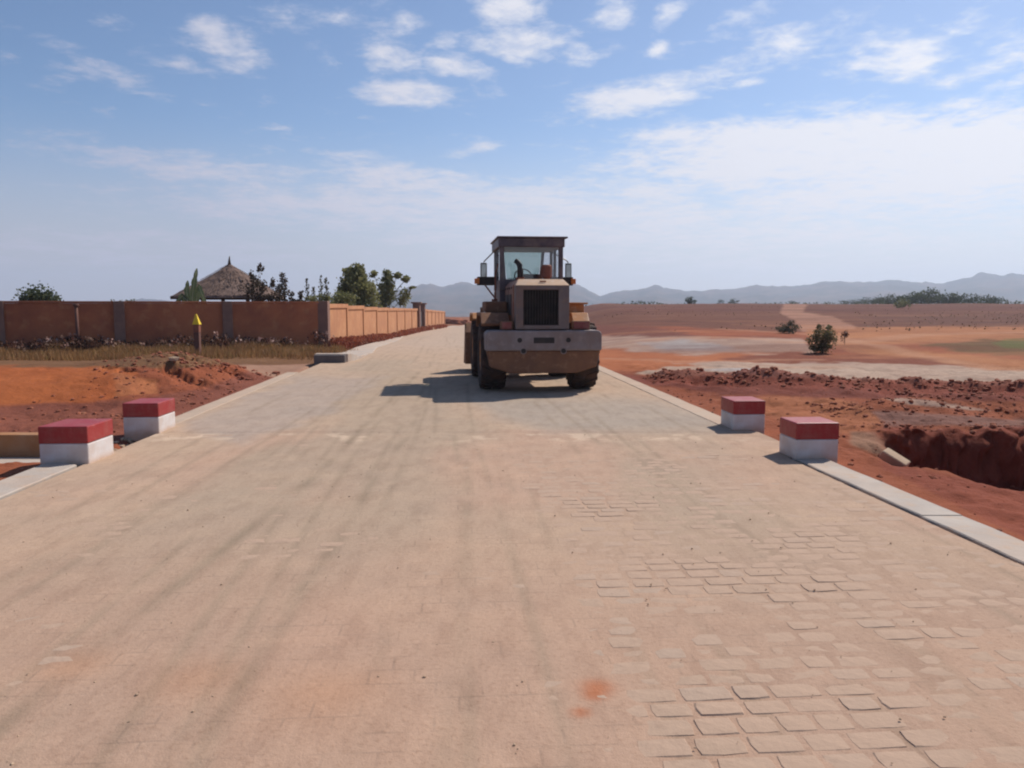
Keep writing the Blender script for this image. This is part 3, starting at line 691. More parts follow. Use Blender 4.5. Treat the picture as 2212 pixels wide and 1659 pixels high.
for k in (8, 9):
    y_ = swp(k).y; pillar(swp(k), .55, -.8, WH+wallz(y_)+.42, 0, 'gate_pillar', M['pillar'])
    o = MB().box((-.40, -.40, 0), (.40, .40, .12)).build('pillar_cap', M['pillar'], bw, bevel=.01); o.location = (swp(k).x-cor.x, y_-cor.y, WH+wallz(y_)+.42)
seg_box(swp(8)+Vector((0,.28)), swp(9)-Vector((0,.28)), -.6, 1.15, .05, 'gate', M['cabgrey'])
# pipe post standing against the wall
q_ = cor+lt*2.33
pp = empty('pipe_post', (q_.x+.1, q_.y-.45, -.1), label='thin grey post standing against the dark red wall, towards the left of the picture', category='post')
MB().tube([(0,0,0),(0,0,1.72)], .05, 10).build('pole', M['post_paint'], pp, smooth=True)
MB().tube([(0,0,1.721),(0,0,1.80)], .085, 10).build('cap', M['post_paint'], pp, smooth=True)

# marker post with yellow tip
g_ = G(428, 772)
mp = empty('marker_post', (g_[0], g_[1], -.08), label='slim marker post with yellow pointed tip standing in the dry grass before the red wall', category='marker post')
MB().box((-.085,-.085,-.1), (.085,.085,.88)).build('shaft', M['post_paint'], mp, bevel=.01)
MB().box((-.09,-.09,.881), (.09,.09,1.13)).build('red_band', M['rust'], mp, bevel=.01)
MB().add([(-.105,-.10,1.131),(.11,-.10,1.131),(.11,.10,1.131),(-.105,.10,1.131),(-.035,-.02,1.46),(.005,-.02,1.46),(.005,.02,1.46),(-.035,.02,1.46)],
         [(3,2,1,0),(4,5,6,7),(0,1,5,4),(1,2,6,5),(2,3,7,6),(3,0,4,7)]).build('yellow_tip', M['yellow_paint'], mp)

# ------------------------------------------------------------------ thatched shelter behind the wall
c_ = atd(498, 640, 39); sh = empty('thatched_shelter', (c_.x, 39, 0), R(8), label='open shelter with a steep grey-brown thatched roof behind the dark red wall', category='shelter')
def roofshape():
    n = 28; rings = [(2.72, 2.00), (2.66, 2.12), (1.95, 2.50), (1.2, 2.92), (.55, 3.34), (.14, 3.60), (.02, 3.68)]
    V = []; 
    for ri, (r, z) in enumerate(rings):
        for k in range(n):
            t = 2*math.pi*k/n; sq = 1/max(abs(math.cos(t)), abs(math.sin(t)))**.55
            rr = r*sq*.93*(1+random.uniform(-.02, .02)); V.append((rr*math.cos(t), rr*math.sin(t), z+random.uniform(-.03, .03)))
    F = [(i*n+k, i*n+(k+1) % n, (i+1)*n+(k+1) % n, (i+1)*n+k) for i in range(len(rings)-1) for k in range(n)]
    V += [(V[k][0]*.9, V[k][1]*.9, 2.10) for k in range(n)]; b = len(rings)*n
    F += [(k, b+k, b+(k+1) % n, (k+1) % n) for k in range(n)]
    return V, F
V, F = roofshape(); rf = MB().add(V, F).build('roof', M['thatch'], sh)
recalc(rf)
mb = MB()
for k in range(1500):        # loose straws on the thatch
    t = random.uniform(0, 2*math.pi); s_ = random.random()**.6; r = .1+2.45*s_; sq = 1/max(abs(math.cos(t)), abs(math.sin(t)))**.55*.93
    z = 3.64-(r-.05)*.60; a = Vector((r*sq*math.cos(t), r*sq*math.sin(t), z+.035)); dn = Vector((math.cos(t), math.sin(t), -.62)).normalized()
    sd = Vector((-math.sin(t), math.cos(t), 0)); dn = (dn+sd*random.uniform(-.35, .35)).normalized(); L = random.uniform(.15, .38); ww = sd*.022
    up = Vector((0, 0, random.uniform(-.01, .05)))
    mb.add([a-ww, a+ww, a+dn*L+ww*.4+up, a+dn*L-ww*.4+up], [(0,1,2,3)])
mb.build('straw', M['thatch'], rf, kind='stuff')
MB().tube([(0,0,3.6),(0,0,3.85),(.02,0,4.05)], [.09,.05,.02], 8).build('finial', M['wood'], sh, smooth=True)
for (x, y) in ((-1.7,-1.6),(1.7,-1.6),(-1.7,1.6),(1.7,1.6),(0,-1.7),(.5,1.7)):
    MB().tube([(x,y,0),(x,y,1.97)], .09, 8).build('post', M['wood'], sh, smooth=True)
for (y0, y1) in ((-1.92,-1.72),(1.72,1.92)): MB().box((-2.3,y0,1.94),(2.3,y1,2.09)).build('beam', M['wood'], sh)

# ------------------------------------------------------------------ plants
def rand_rot(n):
    a = rng.normal(size=(n, 3)); a /= np.linalg.norm(a, axis=1)[:, None]; b = rng.normal(size=(n, 3)); b -= (a*b).sum(1)[:, None]*a; b /= np.linalg.norm(b, axis=1)[:, None]
    return a, b
def leaves(P, size, asp=.45, up=0.0):
    n = len(P); a, b = rand_rot(n)
    if up: a[:, 2] = np.abs(a[:, 2])+up; a /= np.linalg.norm(a, axis=1)[:, None]; b -= (a*b).sum(1)[:, None]*a; b /= np.linalg.norm(b, axis=1)[:, None]
    s = size*rng.uniform(.6, 1.3, (n, 1)); a = a*s; b = b*s*asp
    V = np.stack([P-b*.2, P+a*.5-b, P+a, P+a*.5+b], 1).reshape(-1, 3); return V, np.arange(4*n).reshape(-1, 4)
def crown_pts(blobs, n):      # blobs: (x,y,z,rx,ry,rz,weight)
    W_ = np.array([b[6] for b in blobs], float); W_ /= W_.sum(); out = []
    for b, w_ in zip(blobs, W_):
        k = max(1, int(n*w_)); nc = max(3, k//26); d = rng.normal(size=(nc, 3)); d /= np.linalg.norm(d, axis=1)[:, None]
        cc = d*rng.uniform(.35, 1, (nc, 1))**.6; idx = rng.integers(0, nc, k)
        p = cc[idx]+rng.normal(size=(k, 3))*.22
        out.append(p*np.array(b[3:6])+np.array(b[:3]))
    return np.concatenate(out)
def plant(name, label, cat, loc, blobs, n, leaf, m, trunk, limbs=6, group=None, up=0.0, asp=.45, parts=True):
    t_ = empty(name, loc, random.uniform(-.2, .2), label=label, category=cat)
    if group: t_['group'] = group
    P = crown_pts(blobs, n); V, F = leaves(P, leaf, asp, up)
    link('crown', mesh_np('crown', V, F, False), m, t_)
    if trunk:
        mb = MB(); r0, hz = trunk; mb.tube([(0,0,-.15),(.03,0,hz*.5),(0,.02,hz)], [r0, r0*.8, r0*.6], 7)
        for k in range(limbs):
            b = blobs[k % len(blobs)]; e = Vector((b[0]+random.uniform(-.5,.5)*b[3], b[1]+random.uniform(-.5,.5)*b[4], b[2]+random.uniform(-.2,.6)*b[5]))
            s0 = Vector((0, 0, hz*random.uniform(.45, .95))); md = (s0+e)/2+Vector((random.uniform(-.1,.1), random.uniform(-.1,.1), .05))*b[3]
            mb.tube([s0, md, e], [r0*.45, r0*.3, r0*.12], 5)
        mb.build('trunk', M['bark'], t_, smooth=True)
    return t_
def pl(px_c, px_hw, py_top, py_bot, d):   # width/height in metres for a picture extent at depth d
    x = atd(px_c, 660, d).x; return x, px_hw*d/FPX, atd(px_c, py_top, d).z, atd(px_c, py_bot, d).z
GT = 'plants showing above the compound wall'
# far-left bush behind the wall
x, hw_, zt, zb = pl(82, 42, 618, 652, 42)
plant('bushy_tree', 'dark bushy round tree behind the wall at the far left, alone against the sky', 'tree', (x, 42, 0), [(-.35*hw_,0,1.75,.55*hw_,.8,.75,1),(.45*hw_,0,1.7,.5*hw_,.8,.72,1),(0,0,2.0,.5*hw_,.7,.62,1),(0,.2,1.2,hw_,.9,.7,1)], 4500, .13, M['leaf_dark'], (.09, 1.2), group=GT)
x, hw_, zt, zb = pl(270, 30, 643, 656, 44)
plant('bush', 'low bush top just showing over the wall, between far left tree and shelter', 'bush', (x, 44, 0), [(0,0,1.45,hw_,.7,.52,1)], 900, .10, M['leaf_dark'], (.06, .9), group=GT)
# dark shrubs before the shelter's right side
for (pc, hwp, top, d, lab) in ((556, 26, 572, 35, 'tall sparse dark shrub against the right slope of the thatched roof'), (604, 24, 588, 35.5, 'dark leaning shrub just right of the thatched roof'), (642, 22, 628, 36, 'low dark shrub between the leaning shrub and the spindly saplings')):
    x, hw_, zt, zb = pl(pc, hwp, top, 652, d); H = zt
    bl = [(-.2*hw_,0,H*.62,hw_*.9,.5,H*.17,3),(.25*hw_,0,H*.75,hw_*.55,.4,H*.12,1.2),(.35*hw_,0,H*.93,hw_*.25,.2,H*.07,.5),(-.5*hw_,0,H*.84,hw_*.25,.2,H*.09,.4),(0,0,H*.42,hw_,.5,H*.2,2)]
    plant('dark_shrub', lab, 'shrub', (x, d, 0), bl, 1500, .10, M['leaf_brown'], (.035, H*.7), 9, group=GT)
def sapling(pc, top, d, lab):
    x, _, zt, _ = pl(pc, 1, top, 652, d); t_ = empty('sapling', (x, d, 0), label=lab, category='sapling', group=GT)
    mb = MB(); mb.tube([(0,0,-.1),(.03,0,zt*.5),(.0,.02,zt)], [.022,.015,.005], 5); P = []
    for k in range(150):
        z = zt*random.uniform(.4, 1.0); r = .26*(1.06-z/zt)**.6; a = random.uniform(0, 6.28); P.append((r*math.cos(a)*random.random(), r*math.sin(a)*random.random(), z))
    mb.build('stem', M['bark'], t_, smooth=True); V, F = leaves(np.array(P), .11, .3, 1.3); link('crown', mesh_np('crown', V, F, False), M['leaf_grey'], t_)
sapling(664, 606, 34, 'leftmost of the four spindly saplings above the red wall, tall and very thin')
sapling(678, 622, 34.5, 'shortest of the four spindly saplings above the red wall')
sapling(694, 600, 34, 'tallest of the spindly saplings above the red wall, third from the left')
sapling(706, 604, 33.5, 'spindly sapling nearest the wall corner')
x, hw_, zt, zb = pl(700, 26, 636, 652, 33.4)
plant('bush', 'pale green low bush at the foot of the spindly saplings by the wall corner', 'bush', (x-.3, 33.6, 0), [(0,0,1.75,.62,.4,.36,1)], 800, .09, M['leaf_olive'], (.03, .8), group=GT)
# the two larger trees behind the side wall
d = 44; x, hw_, zt, zb = pl(768, 42, 577, 655, d); H = zt
plant('garden_tree', 'dense dark green tree with upright sprays, the fullest tree behind the compound wall', 'tree', (x, d, 0),
      [(0,0,H*.74,hw_*.62,.8,H*.17,3),(-.25*hw_,0,H*.90,hw_*.30,.4,H*.12,1),(.22*hw_,0,H*.90,hw_*.26,.4,H*.12,1),(-.6*hw_,.1,H*.62,hw_*.40,.6,H*.13,1.2),(.55*hw_,0,H*.62,hw_*.46,.6,H*.17,1.6),(0,0,H*.48,hw_*1.05,.8,H*.16,2)], 6500, .13, M['leaf_olive'], (.08, H*.5), 10, group=GT, up=.8)
d = 54; x, hw_, zt, zb = pl(840, 42, 590, 660, d); H = zt
plant('garden_tree', 'loose tree with open tufted branches, right of the fullest tree behind the wall', 'tree', (x, d, 0),
      [(-.1*hw_,0,H*.66,hw_*.42,.7,H*.22,3),(-.8*hw_,0,H*.97,hw_*.20,.3,H*.055,.5),(-.05*hw_,0,H*.93,hw_*.24,.3,H*.10,.8),(.5*hw_,0,H*.94,hw_*.22,.3,H*.05,.5),(.9*hw_,0,H*.88,hw_*.22,.3,H*.05,.5),(1.2*hw_,0,H*.72,hw_*.12,.2,H*.04,.2),(.75*hw_,0,H*.55,hw_*.3,.4,H*.15,.8),(-.5*hw_,0,H*.45,hw_*.5,.5,H*.18,1.3)], 4600, .14, M['leaf_olive'], (.06, H*.6), 14, group=GT, up=.4)
d = 47; x, hw_, zt, zb = pl(742, 20, 628, 655, 38)
plant('bush', 'bright green low bush directly behind the first panels of the tan side wall', 'bush', (x, 38, 0), [(0,0,1.9,.62,.4,.36,1)], 1200, .09, M['leaf_olive'], (.04, 1.0), group=GT)
# banana plant in front of the shelter
x, _, zt, _ = pl(418, 1, 580, 652, 33)
bp = empty('banana_plant', (x, 33, 0), label='banana plant with one upright and several drooping broad leaves, left of the thatched roof', category='plant')
MB().tube([(0,0,-.1),(.03,0,1.2)], [.13,.09], 9).build('stem', M['banana'], bp, smooth=True)
def bleaf(path, wd_):
    path = [Vector(p) for p in path]; n = len(path); V = []; 
    dense = []
    for i in range(n-1):
        for k in range(5): dense.append(path[i].lerp(path[i+1], k/5))
    dense.append(path[-1]); m_ = len(dense)
    for i, p in enumerate(dense):
        t = i/(m_-1); d_ = (dense[min(i+1, m_-1)]-dense[max(i-1, 0)]).normalized(); s_ = d_.cross(Vector((0,1,.2))).normalized(); ww = wd_*math.sin(math.pi*min(1, t*.93+.05))**.6
        rag = 1-.28*((i*7) % 3 == 0); V += [p-s_*ww*rag+Vector((0,.02,-.03)), p, p+s_*ww*rag+Vector((0,-.02,-.03))]
    F = [(i*3+k, i*3+k+1, i*3+3+k+1, i*3+3+k) for i in range(m_-1) for k in (0, 1)]
    o = MB().add(V, F).build('leaf', M['banana'], bp, smooth=True)
    MB().tube([p+Vector((0,-.012,.0)) for p in path], [.022]+[.014]*(n-2)+[.006], 5).build('midrib', M['midrib'], o, smooth=True)
bleaf([(0,0,1.2),(-.04,0,1.9),(.06,0,2.6),(.20,.0,3.2)], .13)
bleaf([(0,0,1.2),(-.22,0,1.8),(-.30,.1,2.3),(-.24,.1,2.7)], .13)
bleaf([(0,0,1.2),(.18,0,2.1),(.30,-.1,2.45),(.48,-.2,2.05),(.66,-.2,1.5)], .13)
bleaf([(0,0,1.2),(-.2,0,1.8),(-.45,0,2.05),(-.70,-.1,1.75)], .17)

# bushes on the open ground to the right
q = G(1775, 762); zz_ = land1(*q)
plant('field_bush', 'large round olive bush standing alone on bare earth at the right', 'bush', (q[0], q[1], zz_), [(0,0,.55,.40,.34,.34,3),(-.26,0,.38,.26,.25,.30,2),(.24,0,.42,.26,.25,.30,2),(.26,0,.88,.14,.12,.14,.4),(-.16,0,.86,.14,.1,.12,.4),(0,0,.18,.34,.25,.18,2)], 3000, .06, M['leaf_bush'], (.04, .45), 10)
q = G(1823, 750); plant('weed', 'small thin reddish weed right of the large olive bush', 'weed', (q[0], q[1], land1(*q)), [(0,0,.35,.13,.1,.22,1)], 260, .05, M['darkweed'], (.01, .3), 3)
q = G(1703, 724); zz_ = land1(*q)
plant('grey_bush', 'grey-brown low spreading bush beside the dirt path, behind the olive bush', 'bush', (q[0], q[1], zz_), [(0,0,.34,.50,.5,.30,2),(-.35,0,.2,.4,.3,.16,1),(.1,0,.55,.2,.2,.2,.6)], 1400, .07, M['leaf_grey'], (.03, .3), 6)
def far_bush(px_c, base_py, hwp, hp, d, lab, m='leaf_dark', n=700, name='far_tree', cat='tree', parts=1):
    xx = (px_c-CX)/FPX*d; z0 = land1(xx, d); hw_ = hwp*d/FPX; h = hp*d/FPX
    plant(name, lab, cat, (xx, d, z0), [(0,0,h*.48,hw_*.8,hw_*.7,h*.42,3),(-.45*hw_,0,h*.30,hw_*.6,hw_*.5,h*.30,1.6),(.45*hw_,0,h*.32,hw_*.6,hw_*.5,h*.30,1.6)], int(n*1.6), h*.13, M[m], (h*.05, h*.4), 4)
far_bush(1945, 670, 16, 18, 120, 'lone olive bush on the brown field below the wooded rise', 'leaf_olive', 500, 'field_bush', 'bush')
far_bush(1489, 658, 11, 17, 190, 'tiny dark tree on the skyline, nearest to the loader', n=350)
far_bush(1553, 658, 8, 9, 195, 'smallest dark tree on the skyline, left of its wider neighbour', n=220)
far_bush(1583, 658, 13, 11, 195, 'small wide dark tree on the skyline, second to the right of the loader-side one', n=300)
far_bush(1708, 657, 9, 9, 190, 'small dark tree on the skyline at the top of the dirt path', n=220)
cl = [(1835,28,10,.0),(1880,34,16,1),(1925,36,22,2),(1965,34,28,3),(2000,40,34,4),(2045,30,26,5),(2085,34,24,6),(2135,26,20,7)]
nm = ['leftmost and lowest tree of the wooded rise','second tree from the left on the wooded rise','third tree from the left on the wooded rise','broad tree just left of the tallest on the wooded rise','tallest dark tree of the wooded rise on the right skyline','tree just right of the tallest on the wooded rise','wide tree near the right end of the wooded rise','rightmost tree of the wooded rise, set a little apart']
for (pc, hwp, hp, i), lb in zip(cl, nm):
    far_bush(pc, 657, hwp, hp, 200+8*math.sin(i*2.1), lb, n=650)
# low scrub line along the skyline, stuff
P = []
for k in range(2600):
    px_ = random.uniform(1230, 2230); a = vnoise(np.array([px_*.013]), np.array([2.2]))[0]
    if random.random() > a*a*1.7: continue
    d_ = random.uniform(185, 225); xx = (px_-CX)/FPX*d_; P.append((xx, d_, land1(xx, d_)+random.random()**1.5*.9*a))
V, F = leaves(np.array(P), .38, .6); link('skyline_scrub', mesh_np('skyline_scrub', V, F, False), M['leaf_dark'], kind='stuff', label='low dark scrub along the right skyline', category='scrub')

P = []
for k in range(2600):
    d_ = 46*math.exp(random.random()**.8*1.35); a_ = random.uniform(.06, .72); xx = d_*a_
    if abs(a_-.385) < .045 or vnoise(np.array([xx*.10]), np.array([d_*.06]))[0] < random.uniform(.25, .8): continue
    P.append((xx, d_, .03+.10*random.random()))
P = np.array(P); P[:, 2] += land(P[:, 0], P[:, 1]); V, F = leaves(P, .11, .6, .3)
M['tuft'] = foliage('tuft', (.15,.08,.05), (.18,.11,.06), (.13,.09,.05), .2, .2)
link('field_tufts', mesh_np('field_tufts', V, F, False), M['tuft'], kind='stuff', label='sparse dry tufts on the brown plain', category='grass')

# grass and weeds
def blades(P, h, wd_, lean=.35):
    n = len(P); a = rng.uniform(0, 6.283, n); h = h*(.55+.9*vnoise(P[:, 0]*1.3, P[:, 1]*1.3))[:, None]; dirx = np.stack([np.cos(a), np.sin(a), np.zeros(n)], 1); hh = h*rng.uniform(.5, 1.25, (n, 1))
    ln = rng.uniform(-lean, lean, (n, 2)); top = P+np.concatenate([ln*hh, hh], 1); s = dirx*wd_
    mid = P+np.concatenate([ln*hh*.35, hh*.55], 1)
    V = np.stack([P-s, P+s, mid+s*.7, mid-s*.7, top], 1).reshape(-1, 3)
    i = np.arange(n)*5; F = np.concatenate([np.stack([i, i+1, i+2, i+3], 1), np.stack([i+3, i+2, i+4, i+4], 1)])
    return V, F
def tri_mesh(name, V, F):
    q = F[F[:, 2] != F[:, 3]]; t3 = F[F[:, 2] == F[:, 3]][:, :3]
    T3 = np.concatenate([q[:, [0,1,2]], q[:, [0,2,3]], t3]); return mesh_np(name, V, T3, False)
def wall_line(s): return cor+lt*s
P = []
while len(P) < 34000:
    s = random.uniform(0, 5.4); off_ = random.uniform(.25, 5.2); base = wall_line(s); nrm = Vector((lt.y, -lt.x)).normalized()
    nrm = nrm if nrm.y < 0 else -nrm
    p = base+nrm*off_*random.uniform(.3, 1)
    x, y = p.x+random.uniform(-.2, .2)+1.1*random.random(), p.y
    if x > -5.75 or y < 21.6 - (.0 if x > -8 else 1.2): continue
    if y < 23.0 and x > -8.2: continue
    if fbm(np.array([x*.7]), np.array([y*.7]), 3)[0] < -.22+random.uniform(-.15, .15): continue
    P.append((x, y, 0))
P = np.array(P); P[:, 2] = land(P[:, 0], P[:, 1])-.01
V, F = blades(P, .30, .012); link('dry_grass', tri_mesh('dry_grass', V, F), M['drygrass'], kind='stuff', label='strip of dry tan grass in front of the red wall', category='grass')
def weeds(name, lab, pts, h, m, leaf, per, heads=0):
    LP = []; ST = MB(); HP_ = []
    V0 = []; 
    for (x, y, hh) in pts:
        z = land1(x, y); 
        for k in range(per):
            t = random.random(); LP.append((x+random.gauss(0, .10)*(.5+t), y+random.gauss(0, .10)*(.5+t), z+hh*t))
        if heads and random.random() < heads:
            cx_, cy_ = x+random.gauss(0, .08), y+random.gauss(0, .08)-.08
            for k in range(9): HP_.append((cx_+random.gauss(0, .045), cy_+random.gauss(0, .045), z+hh*1.02+random.gauss(0, .055)))
    V, F = leaves(np.array(LP), leaf, .35, .7); link(name, mesh_np(name, V, F, False), M[m], kind='stuff', label=lab, category='weeds')
    if HP_:
        V, F = leaves(np.array(HP_), .075, .6); link('pale_seed_heads', mesh_np('pale_seed_heads', V, F, False), M['seedhead'], kind='stuff', label='pale pinkish seed heads among the dark weeds', category='weeds')
pts = []
for k in range(700):
    s = random.uniform(.05, 5.2); b = wall_line(s); nrm = Vector((lt.y, -lt.x)).normalized(); nrm = nrm if nrm.y < 0 else -nrm
    p = b+nrm*(.2+random.random()**1.5*1.3)
    if vnoise(np.array([s*5.3]), np.array([7.5]))[0] < random.uniform(.25, .85): continue
    if p.y < 21.5: continue
    hgt = random.uniform(.2, .4)+.65*max(0, vnoise(np.array([s*2.7]), np.array([.5]))[0]-.25)
    pts.append((p.x, p.y, hgt))
weeds('dark_weeds', 'dark reddish weeds along the foot of the red wall', pts, .4, 'darkweed', .12, 20, .20)
pts = []
for k in range(900):
    y = cor.y-.2+59*random.random()**1.15; wx = cor.x+sx*(y-cor.y)+.12; ex = float(road_c(y))-RW-.6
    gap = max(.18, ex-wx)
    x = wx+random.random()**1.2*min(gap, 1.1); hgt = random.uniform(.25, .50)*(1.0 if y < 60 else 1.1)
    pts.append((x, y, hgt))
weeds('red_weeds', 'rusty red dry weeds along the foot of the tan side wall', pts, .5, 'redweed', .12, 24)

# ------------------------------------------------------------------ loose soil, clods and rocks
def lump(rad, seed):
    r = random.Random(seed); import bmesh
    bm = bmesh.new(); bmesh.ops.create_icosphere(bm, subdivisions=1, radius=1); 
    V = np.array([v.co[:] for v in bm.verts]); F = np.array([[v.index for v in f.verts] for f in bm.faces]); bm.free()
    V *= np.array([[r.uniform(.7, 1.25)] for _ in V]); V *= np.array([1, r.uniform(.7, 1), r.uniform(.5, .8)]); return V*rad, F
LU = [lump(1, k) for k in range(10)]
def clods(name, lab, pts, m):
    Vs = []; Fs = []; o = 0
    for (x, y, s) in pts:
        V, F = LU[random.randrange(10)]; a = random.uniform(0, 6.28); c, s2 = math.cos(a), math.sin(a)
        V = V*s; V = np.stack([V[:, 0]*c-V[:, 1]*s2, V[:, 0]*s2+V[:, 1]*c, V[:, 2]], 1)+np.array([x, y, land1(x, y)+s*.15]); Vs.append(V); Fs.append(F+o); o += len(V)
    link(name, mesh_np(name, np.concatenate(Vs), np.concatenate(Fs), False), M[m], kind='stuff', label=lab, category='soil')
pts = []
for k in range(1700):
    X_ = random.uniform(3.1, 12); Y_ = 18.3-(X_-3)*.38+random.gauss(0, .55); pts.append((X_, Y_, .012+.06*random.random()**3))
for k in range(900):
    Y_ = random.uniform(5, 16); X_ = float(road_c(Y_))+RW+.55+random.random()**1.3*6; pts.append((X_, Y_, .006+.034*random.random()**5))
for k in range(500):
    X_ = random.uniform(5.0, 9); Y_ = random.gauss(12.9, .5); pts.append((X_, Y_, .012+.04*random.random()**3))
for k in range(420):
    X_ = random.uniform(4.7, 8.5); Y_ = random.choice((11.1, 10.0))+random.gauss(0, .16); pts.append((X_, Y_, .010+.05*random.random()**4))
clods('red_clods', 'loose red clods of dug soil to the right of the road', pts, 'clod')
pts = []
for k in range(900):
    Y_ = random.uniform(10.8, 19.5); X_ = float(road_c(Y_))-RW-.45-random.random()**1.2*3.6
    if X_ < -9.0: continue
    pts.append((X_, Y_, .008+.05*random.random()**4))
for k in range(350):
    X_ = random.gauss(-7.3, .9); Y_ = random.gauss(18.3, .8)
    if X_ < -5.4: pts.append((X_, Y_, .015+.06*random.random()**3))
for k in range(160): pts.append((random.uniform(-9.5, -5.3), random.uniform(10.6, 12.4), .01+.05*random.random()**2))
clods('red_clods', 'loose red clods on the cut bank to the left of the road', pts, 'clod')
pts = [(random.uniform(-5.0, -4.62)-.0, random.uniform(9.2, 10.3), .02+.035*random.random()) for k in range(60)]
clods('rubble', 'pale rubble between the two left marker blocks', pts, 'rock')
def rock(px_, py_, s, lab, z=None, tilt=(0,0,0), m='rock', shape=None):
    q = G(px_, py_, -.3 if z is None else z); V, F = lump(1, int(px_)); 
    if shape: V = V*np.array(shape)
    me = mesh_np('rock', V*s, F, False); o = link('rock', me, M[m], label=lab, category='rock'); o.location = (q[0], q[1], land1(*q)+s*.25); o.rotation_euler = tilt
# broken slab by the trench
q = G(1932, 990, -.25)
o = MB().box((-.16,-.09,-.06),(.16,.09,.07)).build('broken_slab', M['rock'], label='broken pale concrete slab lying tilted at the edge of the dark trench', category='slab', bevel=.02)
o.location = (q[0], q[1], land1(*q)+.06); o.rotation_euler = (R(10), R(28), R(-42))
rock(700, 828, .10, 'pale stone lying on the red bank at the left, largest stone there', -.1) if False else None
q = G(378, 826, -.05); o = link('rock', mesh_np('rock', LU[3][0]*.12, LU[3][1], False), M['rock'], label='pale stone on the rough part of the left red bank', category='rock'); o.location = (q[0], q[1], land1(*q)+.05)
q = G(596, 808, -.03); o = link('rock', mesh_np('rock', LU[5][0]*.10, LU[5][1], False), M['clod'], label='dark clod on the bare ground beside the side track junction', category='rock'); o.location = (q[0], q[1], land1(*q)+.03)
q = G(945, 716, -.6); o = link('rock', mesh_np('rock', LU[6][0]*.35, LU[6][1], False), M['rock'], label='small pale heap on the road near the far end of the compound wall', category='rock'); o.location = (float(road_c(72))-RW+.3, 72, wallz(72)+.1)
# dark soil heap at the far end of the road
hx = (982-CX)/FPX*118; V, F = LU[2]
import bmesh
bm = bmesh.new(); bmesh.ops.create_icosphere(bm, subdivisions=4, radius=1)
V = np.array([v.co[:] for v in bm.verts]); F = np.array([[v.index for v in f.verts] for f in bm.faces]); bm.free()
V = V*(1+.25*fbm(V[:, 0]*3+5, V[:, 1]*3+V[:, 2]*2, 4)[:, None]); V[:, 2] = np.maximum(V[:, 2], -.2)
o = link('soil_heap', mesh_np('soil_heap', V*np.array([2.2, 2, .75]), F, True), M['clod'], label='dark soil heap at the far end of the road', category='heap'); o.location = (hx, 118, land1(hx, 118)+.15)

# gravel scatter on the road
pts = []
for k in range(520):
    y = 2.4+9*random.random()**1.3; u = random.uniform(-3.6, 3.6); pts.append((u+float(road_c(y)), y, .003+.006*random.random()**3))
Vs = []; Fs = []; o_ = 0
for (x, y, s) in pts:
    V, F = LU[random.randrange(10)]; Vs.append(V*s+np.array([x, y, .006+s*.3])); Fs.append(F+o_); o_ += len(V)
link('road_grit', mesh_np('road_grit', np.concatenate(Vs), np.concatenate(Fs), False), M['rock'], kind='stuff', label='scattered grit on the dusty setts', category='gravel')

# ------------------------------------------------------------------ wheel loader
LD = empty('wheel_loader', (.60, 14.62, .012), R(6.0), label='dusty yellow wheel loader seen from behind, driving away along the paved road', category='wheel loader')
B = lambda name, m, mb, par=LD, bevel=.012, smooth=False, **k: mb.build(name, M[m], par, bevel=bevel, smooth=smooth, **k)
# counterweight with holes: front plate built round the openings
cw = B('counterweight', 'grey', MB().prism([(-1.09,.80),(1.09,.80),(1.09,1.12),(1.03,1.18),(-1.03,1.18),(-1.09,1.12)], 'y', .0, .62), bevel=.03)
B('counterweight_skirt', 'brown', MB().prism([(-1.06,.799),(1.06,.799),(1.0,.50),(.62,.38),(-.62,.38),(-1.0,.50)], 'y', .05, .60), bevel=.02)
for (x, z) in ((-.46,1.00),(.45,1.00),(-.39,.80),(.36,.80)):
    mb = MB(); mb.tube([(x,-.004,z),(x,.05,z)], .046, 14); B('bolt_hole', 'black', mb, cw, 0)
    mb = MB(); n = 16
    vs = [(x+.062*math.cos(2*math.pi*k/n), -.010, z+.062*math.sin(2*math.pi*k/n)) for k in range(n)]+[(x+.047*math.cos(2*math.pi*k/n), -.010, z+.047*math.sin(2*math.pi*k/n)) for k in range(n)]
    mb.add(vs, [(k, (k+1) % n, n+(k+1) % n, n+k) for k in range(n)]); B('hole_rim', 'grey', mb, cw, 0)
B('tow_slot', 'black', MB().box((-.20,-.006,.94),(.19,.06,1.05)), cw, .01)
B('chassis', 'brown', MB().box((-.42,.55,.55),(.42,2.6,1.15)).box((-.62,.5,.50),(.62,1.6,.80)))
B('rear_axle', 'brown', MB().tube([(-.72,1.0,.66),(.72,1.0,.66)], .13, 14).tube([(0,.72,.64),(0,1.25,.64)], [.24,.26], 14), smooth=False)
B('hitch', 'brown', MB().box((-.15,2.5,.45),(.15,3.1,1.15)).tube([(0,2.7,.35),(0,2.7,1.25)], .09, 12))
B('front_frame', 'brown', MB().box((-.38,3.0,.5),(.38,4.5,1.2)).prism([(3.1,1.2),(4.3,1.2),(4.0,1.75),(3.5,1.75)], 'x', -.34, .34))
B('front_axle', 'brown', MB().tube([(-.72,3.75,.66),(.72,3.75,.66)], .13, 14).tube([(0,3.45,.64),(0,4.0,.64)], .25, 14))
